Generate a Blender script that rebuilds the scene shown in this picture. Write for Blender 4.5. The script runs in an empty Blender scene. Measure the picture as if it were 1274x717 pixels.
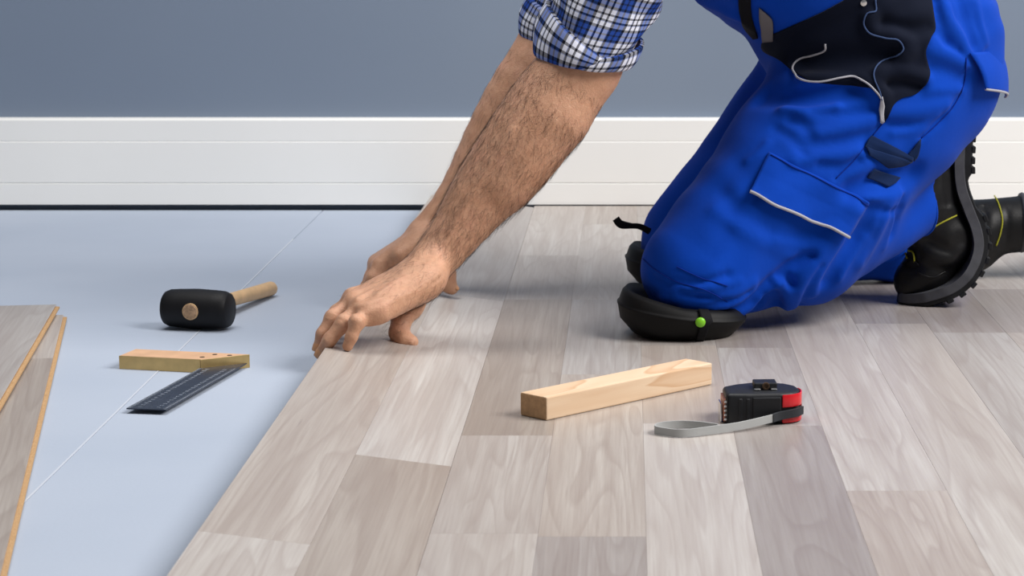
import bpy, bmesh, math, random
import numpy as np
from mathutils import Vector, Matrix

random.seed(7); np.random.seed(7)
SC = bpy.context.scene
COL = SC.collection

# ------------------------------------------------------------------ camera
F, U0, V0, HOR = 2900.0, 782.0, 358.5, -110.0      # focal length (px), principal point, horizon row
TH = math.atan((V0 - HOR) / F)
CH = math.cos(TH) * 620 / 1115                     # camera height above the laid floor
cam_d = bpy.data.cameras.new('camera')
cam_d.sensor_width = 36.0
cam_d.lens = F / 1274 * 36
cam_d.shift_x = -(U0 - 637) / 1274
cam_d.clip_start = 0.05
cam_d.dof.use_dof = True
cam_d.dof.focus_distance = 2.8
cam_d.dof.aperture_fstop = 16.0
cam = bpy.data.objects.new('camera', cam_d)
cam.location = (0, 0, CH)
cam.rotation_euler = (math.pi / 2 - TH, 0, 0)
COL.objects.link(cam)
SC.camera = cam

# ------------------------------------------------------------------ world, lights, exposure
w = bpy.data.worlds.new('room_daylight'); SC.world = w; w.use_nodes = True
bg = w.node_tree.nodes['Background']
bg.inputs['Color'].default_value = (0.93, 0.96, 1.0, 1)
bg.inputs['Strength'].default_value = 0.11

def area(name, loc, target, size, size_y, power, color):
    l = bpy.data.lights.new(name, 'AREA'); l.shape = 'RECTANGLE'
    l.size = size; l.size_y = size_y; l.energy = power; l.color = color
    o = bpy.data.objects.new(name, l); COL.objects.link(o)
    o.location = loc
    o.rotation_euler = (Vector(target) - Vector(loc)).to_track_quat('-Z', 'Y').to_euler()
    return o
area('window_light_right', (2.5, 2.1, 2.6), (0.0, 2.9, 0.1), 1.8, 1.8, 165, (1.0, 0.97, 0.94))
area('ceiling_light', (-0.5, 3.0, 3.0), (-0.4, 2.9, 0), 2.0, 1.6, 62, (1.0, 0.98, 0.96))

SC.view_settings.view_transform = 'Standard'
SC.view_settings.look = 'None'
SC.view_settings.exposure = 0.0
SC.view_settings.gamma = 1.0
SC.view_settings.use_curve_mapping = False

# ------------------------------------------------------------------ helpers
CT, ST = math.cos(TH), math.sin(TH)
def rays(uv):
    uv = np.atleast_2d(np.asarray(uv, float))
    a = (uv[:, 0] - U0) / F; b = -(uv[:, 1] - V0) / F
    return np.stack([a, CT + b * ST, -ST + b * CT], 1)
def P(u, v, Y):
    """point of the place that stands at distance Y in the direction of (u, v)"""
    r = rays([(u, v)])[0]
    return np.array([0, 0, CH]) + r * (Y / r[1])
def G(u, v, z=0.0):
    """point at height z"""
    r = rays([(u, v)])[0]
    return np.array([0, 0, CH]) + r * ((z - CH) / r[2])
def Yg(v, z=0.0): return float(G(U0, v, z)[1])

def lin(c):
    c = c / 255.0
    return c / 12.92 if c <= 0.04045 else ((c + 0.055) / 1.055) ** 2.4
def rgb(r, g, b): return (lin(r), lin(g), lin(b), 1.0)

def link(o, parent=None, label=None, cat=None, group=None, kind=None):
    if o.name not in COL.objects: COL.objects.link(o)
    if parent is not None: o.parent = parent
    if label: o['label'] = label
    if cat: o['category'] = cat
    if group: o['group'] = group
    if kind: o['kind'] = kind
    return o
def empty(name, loc=(0, 0, 0), rz=0.0, **kw):
    o = bpy.data.objects.new(name, None)
    o.location = tuple(loc); o.rotation_euler = (0, 0, rz); o.empty_display_size = 0.05
    return link(o, **kw)
def mesh_obj(name, verts, faces, mat, parent=None, smooth=False, angle=None, **kw):
    me = bpy.data.meshes.new(name)
    me.from_pydata([tuple(map(float, p)) for p in verts], [], [tuple(map(int, f)) for f in faces])
    me.update()
    if mat is not None: me.materials.append(mat)
    if smooth: me.polygons.foreach_set('use_smooth', [True] * len(me.polygons))
    o = bpy.data.objects.new(name, me)
    link(o, parent, **kw)
    if angle is not None: me.set_sharp_from_angle(angle=math.radians(angle))
    return o
def bm_obj(name, bm, mat, parent=None, smooth=False, angle=None, recalc=True, **kw):
    if recalc: bmesh.ops.recalc_face_normals(bm, faces=bm.faces)
    me = bpy.data.meshes.new(name); bm.to_mesh(me); bm.free()
    if mat is not None: me.materials.append(mat)
    if smooth: me.polygons.foreach_set('use_smooth', [True] * len(me.polygons))
    o = bpy.data.objects.new(name, me)
    link(o, parent, **kw)
    if angle is not None: me.set_sharp_from_angle(angle=math.radians(angle))
    return o
def box_bm(x0, x1, y0, y1, z0, z1, bev=0.0, seg=1):
    bm = bmesh.new()
    v = [bm.verts.new(p) for p in [(x0,y0,z0),(x1,y0,z0),(x1,y1,z0),(x0,y1,z0),(x0,y0,z1),(x1,y0,z1),(x1,y1,z1),(x0,y1,z1)]]
    for f in [(0,3,2,1),(4,5,6,7),(0,1,5,4),(1,2,6,5),(2,3,7,6),(3,0,4,7)]: bm.faces.new([v[i] for i in f])
    if bev > 0: bmesh.ops.bevel(bm, geom=list(bm.edges), offset=bev, segments=seg, affect='EDGES', profile=0.5)
    return bm
def prism_bm(poly, z0, z1, bev=0.0, seg=2, only_top=False):
    bm = bmesh.new()
    lo = [bm.verts.new((p[0], p[1], z0)) for p in poly]; hi = [bm.verts.new((p[0], p[1], z1)) for p in poly]
    n = len(poly)
    bm.faces.new(lo[::-1]); top = bm.faces.new(hi)
    for i in range(n): bm.faces.new([lo[i], lo[(i+1) % n], hi[(i+1) % n], hi[i]])
    bmesh.ops.recalc_face_normals(bm, faces=bm.faces)
    if bev > 0:
        ed = list(top.edges) if only_top else list(bm.edges)
        bmesh.ops.bevel(bm, geom=ed, offset=bev, segments=seg, affect='EDGES', profile=0.5)
    return bm
def grid_faces(n, m, close=False):
    fs = []
    mm = m if close else m - 1
    for i in range(n - 1):
        for j in range(mm):
            k = (j + 1) % m
            fs.append((i*m+j, i*m+k, (i+1)*m+k, (i+1)*m+j))
    return fs
def frames(pts):
    pts = np.asarray(pts, float); n = len(pts)
    T = np.gradient(pts, axis=0); T /= np.linalg.norm(T, axis=1)[:, None] + 1e-12
    ref = np.array([0.0, 0, 1]) if abs(T[0][2]) < 0.9 else np.array([1.0, 0, 0])
    N = []
    nrm = np.cross(T[0], np.cross(ref, T[0])); nrm /= np.linalg.norm(nrm)
    for i in range(n):
        nrm = nrm - T[i] * np.dot(nrm, T[i]); nrm /= np.linalg.norm(nrm); N.append(nrm.copy())
    N = np.array(N); B = np.cross(T, N)
    return T, N, B
def tube(pts, rad, seg=8, cap=True):
    pts = np.asarray(pts, float); n = len(pts)
    rad = np.full(n, rad, float) if np.isscalar(rad) else np.asarray(rad, float)
    T, N, B = frames(pts)
    a = np.linspace(0, 2*math.pi, seg, endpoint=False)
    V = pts[:, None, :] + rad[:, None, None] * (np.cos(a)[None, :, None] * N[:, None, :] + np.sin(a)[None, :, None] * B[:, None, :])
    fs = grid_faces(n, seg, True)
    V = list(V.reshape(-1, 3))
    if cap: fs.append(tuple(range(seg))[::-1]); fs.append(tuple((n-1)*seg + i for i in range(seg)))
    return V, fs
def tube_obj(name, pts, rad, mat, parent=None, seg=8, **kw):
    V, fs = tube(pts, rad, seg)
    return mesh_obj(name, V, fs, mat, parent, smooth=True, angle=60, **kw)
def smooth_path(pts, n):
    """Catmull-Rom through the points, n samples evenly spaced"""
    p = np.asarray(pts, float)
    if len(p) == 2: return p[0] + (p[1] - p[0]) * np.linspace(0, 1, n)[:, None]
    q = np.vstack([2*p[0]-p[1], p, 2*p[-1]-p[-2]])
    out = []
    for i in range(1, len(q) - 2):
        for t in np.linspace(0, 1, 24, endpoint=False):
            a, b, c, d = q[i-1], q[i], q[i+1], q[i+2]
            out.append(0.5*((2*b)+(-a+c)*t+(2*a-5*b+4*c-d)*t*t+(-a+3*b-3*c+d)*t**3))
    out.append(p[-1]); out = np.array(out)
    L = np.concatenate([[0], np.cumsum(np.linalg.norm(np.diff(out, axis=0), axis=1))])
    s = np.linspace(0, L[-1], n)
    return np.stack([np.interp(s, L, out[:, k]) for k in range(p.shape[1])], 1)

# ------------------------------------------------------------------ materials
class NT:
    def __init__(self, name, rough=0.6, spec=0.5):
        self.m = bpy.data.materials.new(name); self.m.use_nodes = True
        self.t = self.m.node_tree; self.b = self.t.nodes['Principled BSDF']
        self.b.inputs['Roughness'].default_value = rough
        self.b.inputs['Specular IOR Level'].default_value = spec
    def n(self, kind, **kw):
        nd = self.t.nodes.new(kind)
        for k, v in kw.items():
            if k in nd.inputs: nd.inputs[k].default_value = v
            else: setattr(nd, k, v)
        return nd
    def l(self, a, b): self.t.links.new(a, b)
    def math(self, op, a, b=None, c=None):
        nd = self.n('ShaderNodeMath', operation=op)
        for i, x in enumerate((a, b, c)):
            if x is None: continue
            if isinstance(x, (int, float)): nd.inputs[i].default_value = x
            else: self.l(x, nd.inputs[i])
        return nd.outputs[0]
    def mix(self, fac, a, b, blend='MIX'):
        nd = self.n('ShaderNodeMix', data_type='RGBA', blend_type=blend)
        for s, x in (('Factor', fac), ('A', a), ('B', b)):
            idx = {'Factor': 0, 'A': 6, 'B': 7}[s]
            if isinstance(x, (int, float, tuple)): nd.inputs[idx].default_value = x
            else: self.l(x, nd.inputs[idx])
        return nd.outputs[2]
    def ramp(self, fac, stops, interp='LINEAR'):
        nd = self.n('ShaderNodeValToRGB'); cr = nd.color_ramp; cr.interpolation = interp
        while len(cr.elements) < len(stops): cr.elements.new(0.5)
        for e, (p, c) in zip(cr.elements, stops):
            e.position = p; e.color = c if isinstance(c, tuple) else (c, c, c, 1)
        if fac is not None: self.l(fac, nd.inputs[0])
        return nd.outputs[0]
    def coords(self, kind='Object', scale=(1, 1, 1), offset=None):
        tc = self.n('ShaderNodeTexCoord'); mp = self.n('ShaderNodeMapping')
        mp.inputs['Scale'].default_value = scale
        self.l(tc.outputs[kind], mp.inputs['Vector'])
        if offset is not None: self.l(offset, mp.inputs['Location'])
        return mp.outputs[0]
    def noise(self, vec, scale, detail=3, rough=0.5, dist=0.0):
        nd = self.n('ShaderNodeTexNoise'); nd.inputs['Scale'].default_value = scale
        nd.inputs['Detail'].default_value = detail; nd.inputs['Roughness'].default_value = rough
        nd.inputs['Distortion'].default_value = dist
        if vec is not None: self.l(vec, nd.inputs['Vector'])
        return nd.outputs[0]
    def bump(self, h, strength=0.3, dist=0.001):
        nd = self.n('ShaderNodeBump'); nd.inputs['Strength'].default_value = strength
        nd.inputs['Distance'].default_value = dist
        self.l(h, nd.inputs['Height']); self.l(nd.outputs[0], self.b.inputs['Normal'])
    def col(self, c):
        if isinstance(c, tuple): self.b.inputs['Base Color'].default_value = c
        else: self.l(c, self.b.inputs['Base Color'])

def plain(name, c, rough=0.6, spec=0.5, metal=0.0, var=0.08, scale=40, bump=0.0):
    m = NT(name, rough, spec); m.b.inputs['Metallic'].default_value = metal
    v = m.coords()
    n = m.noise(v, scale, 4)
    dark = tuple(x * (1 - var) for x in c[:3]) + (1,); lite = tuple(min(1, x * (1 + var)) for x in c[:3]) + (1,)
    m.col(m.ramp(n, [(0.3, dark), (0.7, lite)]))
    if bump: m.bump(m.noise(v, scale * 6, 3), bump, 0.001)
    return m.m

def laminate():
    m = NT('laminate_decor', 0.36, 0.38)
    oi = m.n('ShaderNodeObjectInfo')
    off = m.n('ShaderNodeCombineXYZ')
    m.l(m.math('MULTIPLY', oi.outputs['Random'], 37.0), off.inputs[0])
    m.l(m.math('MULTIPLY', oi.outputs['Random'], 91.0), off.inputs[1])
    v = m.coords('Object', (1, 1, 1), off.outputs[0])
    def sc(vec, s):
        mp = m.n('ShaderNodeMapping'); mp.inputs['Scale'].default_value = s; m.l(vec, mp.inputs['Vector']); return mp.outputs[0]
    # cathedral figure: rings of a strongly stretched low noise
    low = m.noise(sc(v, (13, 0.9, 1)), 1.0, 2, 0.45, 0.35)
    rings = m.math('FRACT', m.math('MULTIPLY', low, 15.0))
    ringm = m.ramp(rings, [(0.0, 0.0), (0.55, 0.25), (0.88, 1.0), (1.0, 0.0)])
    fine = m.noise(sc(v, (300, 6, 1)), 1.0, 5, 0.7, 0.15)
    stroke = m.noise(sc(v, (150, 3.2, 1)), 1.0, 3, 0.6, 0.25)
    mid = m.noise(sc(v, (70, 2.0, 1)), 1.0, 4, 0.6, 0.3)
    cloud = m.noise(sc(v, (16, 1.2, 1)), 1.0, 3, 0.55, 0.4)
    knot = m.noise(sc(v, (34, 3.0, 1)), 1.0, 4, 0.6, 0.9)
    base = oi.outputs['Color']
    def mul(r, g, b): return m.mix(1.0, base, (r, g, b, 1), 'MULTIPLY')
    c = m.mix(m.ramp(cloud, [(0.32, 0.0), (0.68, 1.0)]), mul(0.82, 0.78, 0.76), mul(1.06, 1.06, 1.06))
    c = m.mix(m.math('MULTIPLY', ringm, 0.50), c, mul(0.66, 0.59, 0.57))
    c = m.mix(m.math('MULTIPLY', m.ramp(mid, [(0.40, 0.0), (0.68, 1.0)]), 0.50), c, mul(0.70, 0.63, 0.61))
    c = m.mix(m.math('MULTIPLY', m.ramp(fine, [(0.42, 0.0), (0.66, 1.0)]), 0.42), c, mul(0.66, 0.60, 0.58))
    c = m.mix(m.math('MULTIPLY', m.ramp(stroke, [(0.56, 0.0), (0.70, 1.0)]), 0.42), c, mul(0.62, 0.55, 0.53))
    c = m.mix(m.math('MULTIPLY', m.ramp(knot, [(0.68, 0.0), (0.76, 1.0)]), 0.6), c, mul(0.52, 0.46, 0.47))
    m.col(c)
    m.bump(fine, 0.05, 0.0005)
    m.l(m.math('ADD', 0.32, m.math('MULTIPLY', fine, 0.12)), m.b.inputs['Roughness'])
    return m.m

def underlay_mat():
    m = NT('foam_underlay', 0.7, 0.3)
    v = m.coords()
    a = m.noise(v, 3.0, 3); b = m.noise(v, 260, 2)
    c = m.ramp(a, [(0.3, rgb(171, 182, 199)), (0.7, rgb(179, 189, 205))])
    c = m.mix(m.math('MULTIPLY', b, 0.16), c, rgb(156, 164, 180))
    m.col(c); m.bump(b, 0.12, 0.001)
    return m.m

def wall_mat():
    m = NT('grey_blue_paint', 0.75, 0.25)
    v = m.coords(); n = m.noise(v, 1.1, 3); f = m.noise(v, 220, 3)
    m.col(m.ramp(n, [(0.3, rgb(118, 131, 150)), (0.7, rgb(126, 139, 157))])); m.bump(f, 0.08, 0.001)
    return m.m

def core_mat():
    m = NT('fibreboard_core', 0.8, 0.2)
    n = m.noise(m.coords(), 900, 3)
    m.col(m.ramp(n, [(0.3, rgb(158, 122, 84)), (0.7, rgb(204, 170, 128))]))
    return m.m

def pine_mat():
    m = NT('planed_pine', 0.55, 0.35)
    v = m.coords('Object', (60, 2.2, 22)); v2 = m.coords('Object', (14, 1.5, 26)); v3 = m.coords('Object', (700, 30, 700))
    n = m.noise(v2, 1.0, 2, 0.5, 1.2)
    r = m.math('FRACT', m.math('MULTIPLY', n, 7.0))
    rm = m.ramp(r, [(0.0, 0.0), (0.75, 0.55), (0.93, 1.0), (1.0, 0.0)])
    c = m.mix(m.math('MULTIPLY', rm, 0.8), rgb(234, 208, 178), rgb(204, 158, 114))
    c = m.mix(m.math('MULTIPLY', m.noise(v, 1.0, 3), 0.25), c, rgb(246, 226, 200))
    c = m.mix(m.math('MULTIPLY', m.noise(v3, 1.0, 2), 0.18), c, rgb(190, 150, 112))
    m.col(c)
    return m.m

def cloth(name, c, rough=0.85, sheen=0.04, weave=2200, var=0.10):
    m = NT(name, rough, 0.12)
    v = m.coords()
    n = m.noise(v, 9, 3)
    d = tuple(x * (1 - var) for x in c[:3]) + (1,); l = tuple(min(1, x * (1 + var)) for x in c[:3]) + (1,)
    m.col(m.ramp(n, [(0.3, d), (0.7, l)]))
    m.b.inputs['Sheen Weight'].default_value = sheen
    m.b.inputs['Sheen Roughness'].default_value = 0.5
    h = m.math('ADD', m.math('MULTIPLY', m.noise(v, weave, 1), 0.25), m.noise(v, 70, 3))
    m.bump(h, 0.35, 0.0012)
    return m.m

def plaid_mat():
    m = NT('plaid_cotton', 0.85, 0.2)
    uv = m.n('ShaderNodeUVMap'); sp = m.n('ShaderNodeSeparateXYZ'); m.l(uv.outputs[0], sp.inputs[0])
    white, blue, mid, dark, navy = rgb(232, 234, 244), rgb(52, 96, 182), rgb(150, 164, 208), rgb(28, 38, 78), rgb(14, 18, 40)
    st = [(0.0, navy), (0.075, blue), (0.19, dark), (0.25, blue), (0.37, navy), (0.455, white), (0.58, mid), (0.60, navy), (0.66, white), (0.78, navy), (0.84, white), (0.975, mid)]
    def stripes(x, period):
        return m.ramp(m.math('FRACT', m.math('DIVIDE', x, period)), st, 'CONSTANT')
    a = stripes(sp.outputs[0], 0.040); b = stripes(sp.outputs[1], 0.044)
    c = m.mix(0.42, a, b)
    c = m.mix(0.55, c, m.mix(1.0, a, b, 'MULTIPLY'))
    m.col(c)
    v = m.coords()
    m.bump(m.math('ADD', m.math('MULTIPLY', m.noise(v, 1800, 1), 0.2), m.noise(v, 90, 3)), 0.3, 0.001)
    return m.m

def skin_mat():
    m = NT('skin', 0.48, 0.4)
    v = m.coords()
    a = m.noise(v, 22, 4, 0.6); b = m.noise(v, 140, 4, 0.6)
    c = m.ramp(a, [(0.30, rgb(199, 150, 119)), (0.55, rgb(208, 160, 130)), (0.75, rgb(214, 161, 134))])
    c = m.mix(m.math('MULTIPLY', m.ramp(b, [(0.42, 0.0), (0.72, 1.0)]), 0.30), c, rgb(164, 108, 82))
    m.col(c)
    m.b.inputs['Subsurface Weight'].default_value = 0.12
    m.b.inputs['Subsurface Radius'].default_value = (0.012, 0.005, 0.003)
    m.b.inputs['Subsurface Scale'].default_value = 0.6
    m.bump(m.math('ADD', m.noise(v, 420, 4, 0.65), m.math('MULTIPLY', m.noise(v, 60, 3), 1.5)), 0.6, 0.0014)
    return m.m

def rubber(name, c, rough=0.6):
    return plain(name, c, rough, 0.26, 0, 0.15, 60, 0.12)

M = dict(
    lam=laminate(), und=underlay_mat(), wall=wall_mat(), core=core_mat(), pine=pine_mat(),
    white=plain('white_gloss_paint', rgb(240, 240, 238), 0.42, 0.4, 0, 0.02, 3),
    sub=plain('concrete_subfloor', rgb(70, 70, 70), 0.9, 0.2, 0, 0.2, 20),
    tape=plain('clear_seam_tape', rgb(200, 207, 219), 0.45, 0.4, 0, 0.02, 30),
    blue=cloth('royal_blue_cotton', rgb(0, 63, 174)),
    navy=cloth('navy_cotton', rgb(9, 16, 34)),
    loop=cloth('dark_navy_webbing', rgb(13, 34, 72)),
    pipe=cloth('silver_grey_piping', rgb(170, 170, 178), 0.6, 0.0),
    dpipe=cloth('slate_blue_piping', rgb(62, 80, 118), 0.7, 0.0),
    seam=cloth('deep_blue_thread', rgb(8, 40, 130), 0.8, 0.0),
    tag=cloth('grey_label_fabric', rgb(120, 116, 116), 0.8, 0.0),
    plaid=plaid_mat(), skin=skin_mat(),
    nail=plain('fingernail', rgb(206, 152, 112), 0.3, 0.5, 0, 0.05, 100),
    eye=plain('dark_eye', rgb(30, 22, 18), 0.15, 0.5, 0, 0.1, 40),
    hair=plain('dark_brown_hair', rgb(52, 36, 28), 0.5, 0.4, 0, 0.2, 200),
    pad=rubber('black_foam_rubber', rgb(9, 9, 11), 0.6),
    strap=cloth('black_webbing', rgb(24, 24, 27), 0.75, 0.0),
    green=plain('lime_green_plastic', rgb(126, 200, 40), 0.35, 0.5, 0, 0.03, 20),
    leather=rubber('black_leather', rgb(17, 17, 19), 0.42),
    sole=rubber('black_lugged_rubber', rgb(26, 27, 30), 0.6),
    mids=rubber('grey_midsole', rgb(76, 77, 82), 0.55),
    thread=plain('yellow_thread', rgb(150, 148, 44), 0.7, 0.2, 0, 0.1, 80),
    mallet=rubber('mallet_black_rubber', rgb(20, 20, 23), 0.55),
    handle=plain('pale_handle_wood', rgb(214, 178, 134), 0.55, 0.35, 0, 0.10, 60),
    endcut=plain('pine_end_cut', rgb(186, 150, 114), 0.8, 0.2, 0, 0.14, 160),
    grain=plain('end_grain', rgb(186, 152, 120), 0.7, 0.3, 0, 0.35, 260),
    beech=plain('pink_beech', rgb(214, 172, 136), 0.5, 0.35, 0, 0.08, 50),
    brass=plain('brass', rgb(206, 176, 118), 0.32, 0.5, 0.75, 0.10, 60),
    steel=plain('blued_steel', rgb(48, 56, 72), 0.38, 0.5, 0.35, 0.12, 80),
    ink=plain('etched_white', rgb(176, 186, 200), 0.6, 0.3, 0, 0.05, 80),
    chrome=plain('bright_metal', rgb(210, 210, 212), 0.22, 0.5, 0.9, 0.05, 80),
    hole=plain('rivet_dark', rgb(92, 72, 56), 0.5, 0.4, 0.4, 0.1, 80),
    tblack=plain('tape_black_grip', rgb(26, 28, 33), 0.5, 0.4, 0, 0.12, 90, 0.1),
    tred=plain('tape_red_plastic', rgb(206, 22, 34), 0.28, 0.5, 0, 0.05, 30),
    copper=plain('tape_lip_metal', rgb(170, 110, 88), 0.4, 0.5, 0.5, 0.2, 300),
    wrist=cloth('grey_webbing', rgb(176, 178, 178), 0.8, 0.0, 900),
    wdark=cloth('charcoal_webbing', rgb(58, 60, 64), 0.8, 0.0, 900),
)

# ------------------------------------------------------------------ the setting
YW = Yg(256)                    # front of the skirting board at floor level
ZU = -0.008                     # top of the underlay
W = 0.0966                      # width of one laminate stave
XA = -0.1775                    # joint between the laid floor and the board being laid

floor = bm_obj('floor', box_bm(-3.2, 3.4, -0.4, YW + 0.05, -0.06, -0.0112), M['sub'], kind='structure',
               label='dark bare subfloor under the underlay and the laid boards')
XS = float(G(40, 615, ZU)[0])   # seam between the two underlay sheets
bm_obj('underlay_sheet', box_bm(-3.1, XS - 0.0006, -0.35, YW - 0.006, -0.0110, ZU, 0.0008), M['und'],
       label='pale blue-grey foam underlay sheet left of the white seam line', cat='underlay')
bm_obj('underlay_sheet', box_bm(XS + 0.0006, 3.3, -0.35, YW - 0.006, -0.0110, ZU - 0.0001, 0.0008), M['und'],
       label='pale blue-grey foam underlay sheet between the white seam line and the laid boards', cat='underlay')
bm_obj('seam_tape', box_bm(XS - 0.0012, XS + 0.0012, 0.6, YW - 0.4, ZU + 0.00002, ZU + 0.0003), M['tape'],
       label='thin whitish tape line along the underlay seam', cat='tape')

bm_obj('wall_back', box_bm(-3.2, 3.4, YW + 0.020, YW + 0.12, -0.06, 2.6), M['wall'], kind='structure')

# skirting board: stepped profile
def zw(v): return float(P(600, v, YW)[2])
prof = [(0.020, 0.002), (0.0, 0.002), (0.0, zw(229)), (0.002, zw(228.4)), (0.002, zw(227.6)), (0.0004, zw(227)), (0.0004, zw(177.2)),
        (0.0016, zw(176.6)), (0.0016, zw(175.8)), (0.0010, zw(175.2)), (0.0010, zw(150)), (0.0035, zw(147.5)), (0.020, zw(147))]
Vs, Fs = [], []
for x in (-3.2, 3.4):
    for (dy, z) in prof: Vs.append((x, YW + dy, z))
n = len(prof)
for i in range(n): Fs.append((i, (i+1) % n, n + (i+1) % n, n + i))
Fs += [tuple(range(n)), tuple(range(2*n-1, n-1, -1))]
o = mesh_obj('baseboard_back', Vs, Fs, M['white'], kind='structure')
o['label'] = 'tall white stepped skirting board along the grey-blue wall'

# ---- laid laminate staves, columns to the right of the joint
T_ = {  # decor tones
    'l': rgb(200, 196, 191), 'm': rgb(189, 184, 179), 'g': rgb(186, 183, 180), 'd': rgb(174, 169, 166),
    'b': rgb(178, 170, 162), 'p': rgb(190, 183, 176), 'w': rgb(204, 201, 197)}
cols = [
    (0, [256, 318, 373, 542, 664], 'lmbml'),
    (1, [256, 279, 373, 466, 668], 'plgpd'),
    (2, [256, 330, 430, 527], 'mgpw'),
    (3, [256, 300, 433, 530], 'gdgd'),
    (4, [256, 345, 611], 'mlp'),
    (5, [256, 290, 403, 735], 'gdlg'),
    (6, [256, 324, 414, 690], 'pdgm'),
    (7, [256, 360, 414], 'ldm'),
    (8, [256, 300, 470], 'mgl'),
]
stave_no = [0]
def stave(x0, x1, y0, y1, tone, parent, zt=0.0, th=0.008, rand=True):
    bm = box_bm(-(x1-x0)/2 + 0.00005, (x1-x0)/2 - 0.00005, -(y1-y0)/2 + 0.00005, (y1-y0)/2 - 0.00005, -th, 0, 0.0002)
    o = bm_obj('plank', bm, M['lam'], parent)
    o.location = ((x0+x1)/2, (y0+y1)/2, zt)
    j = random.uniform(0.91, 0.97)
    o.color = (tone[0]*j, tone[1]*j, tone[2]*j, 1)
    return o
YN = 0.7
for k, vs, tones in cols:
    ys = [YW - 0.004] + [Yg(v) for v in vs[1:]]
    tl = list(tones)
    while ys[-1] > YN:
        ys.append(max(YN, ys[-1] - 0.9))
        if len(tl) < len(ys) - 1: tl.append(random.choice('lmgdbp'))
    for i in range(len(ys) - 1):
        stave(XA + k*W, XA + (k+1)*W, ys[i+1], ys[i], T_[tl[i]], floor)
for k in range(9, 26):
    y = YW - 0.004; y2 = y - random.uniform(0.2, 0.9)
    while y > YN + 0.01:
        y2 = max(YN, y2)
        stave(XA + k*W, XA + (k+1)*W, y2, y, T_[random.choice('lmgdbpw')], floor)
        y, y2 = y2, y2 - 0.9

# ---- loose laminate boards: core with tongue and groove + decor staves
def board_core(parent, wd, y0, y1, th=0.008):
    """cross-section with a tongue on +x and a groove on -x, extruded along y"""
    a, b, c, d = -th + 0.0022, -th + 0.0028, -th + 0.0048, -th + 0.0054
    pr = [(0, -th), (wd - 0.001, -th), (wd - 0.001, a), (wd + 0.0045, b), (wd + 0.0045, c), (wd - 0.001, d), (wd - 0.001, -0.0009),
          (0, -0.0009), (0, d), (0.005, c), (0.005, b), (0, a)]
    Vs, Fs = [], []
    for y in (y0, y1):
        for (x, z) in pr: Vs.append((x, y, z))
    n = len(pr)
    for i in range(n): Fs.append((i, (i+1) % n, n+(i+1) % n, n+i))
    Fs += [tuple(range(n)), tuple(range(2*n-1, n-1, -1))]
    bm = bmesh.new(); vv = [bm.verts.new(v) for v in Vs]
    for f in Fs: bm.faces.new([vv[i] for i in f])
    return bm_obj('core', bm, M['core'], parent, label='brown fibreboard core with tongue and groove edge')
def board(label, ends_l, ends_r, tones_l, tones_r, y0, y1, group=None):
    e = empty('laminate_board', label=label, cat='floor board', group=group)
    board_core(e, 2*W, y0, y1)
    for j, (ends, tn) in enumerate(((ends_l, tones_l), (ends_r, tones_r))):
        ys = [y1] + list(ends) + [y0]
        for i in range(len(ys) - 1):
            stave(j*W, (j+1)*W, ys[i+1], ys[i], T_[tn[i]], e, 0.0, 0.0009)
    return e
# the board being laid: hinged at the joint, its free edge lifted
TILT = math.radians(7.3)
laid = board('pale laminate board being pressed down by both hands, its left edge still raised',
             [Yg(667, .02)], [Yg(371, .005), Yg(571, .008)], 'pl', 'gwb', YN, YW - 0.028)
laid.location = (XA - 2*W*math.cos(TILT) - 0.0001, 0, 2*W*math.sin(TILT) + 0.0001)
laid.rotation_euler = (0, TILT, 0)
def zboard(x): return max(0.0, (XA - x)) * math.tan(TILT)

# two loose boards at the left
def put_board(b, p_far, p_near, z, tilt=0.0):
    """right top edge runs from p_near to p_far"""
    d = np.array(p_far[:2]) - np.array(p_near[:2]); d /= np.linalg.norm(d)
    ang = math.atan2(-d[0], d[1])
    right = np.array([d[1], -d[0]])
    b.rotation_euler = (0, tilt, ang)
    org = np.array(p_far[:2]) - right * 2*W
    b.location = (org[0], org[1], z)
b1 = board('laminate board lying flat at the bottom of the left stack', [-0.45], [-0.32], 'mb', 'pb', -1.7, 0.0)
put_board(b1, G(79, 392, 0), G(3, 705, 0), ZU + 0.0082)
b2 = board('laminate board lying on top of the left stack, its corner overlapping', [-0.72], [-0.60], 'ml', 'gl', -1.7, 0.0)
put_board(b2, G(70, 379, .0085), G(0, 498, .0085), ZU + 0.0166)

# ------------------------------------------------------------------ tools
def lathe(profile, seg=40):
    """profile: (x along axis, r); axis = +x"""
    Vs, Fs = [], []
    a = np.linspace(0, 2*math.pi, seg, endpoint=False)
    for (x, r) in profile:
        for t in a: Vs.append((x, r*math.cos(t), r*math.sin(t)))
    Fs = grid_faces(len(profile), seg, True)
    Fs.append(tuple(range(seg))); Fs.append(tuple((len(profile)-1)*seg + i for i in range(seg))[::-1])
    return Vs, Fs
def bm_from(Vs, Fs):
    bm = bmesh.new(); vv = [bm.verts.new(tuple(map(float, v))) for v in Vs]
    for f in Fs: bm.faces.new([vv[i] for i in f])
    return bm

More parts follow.
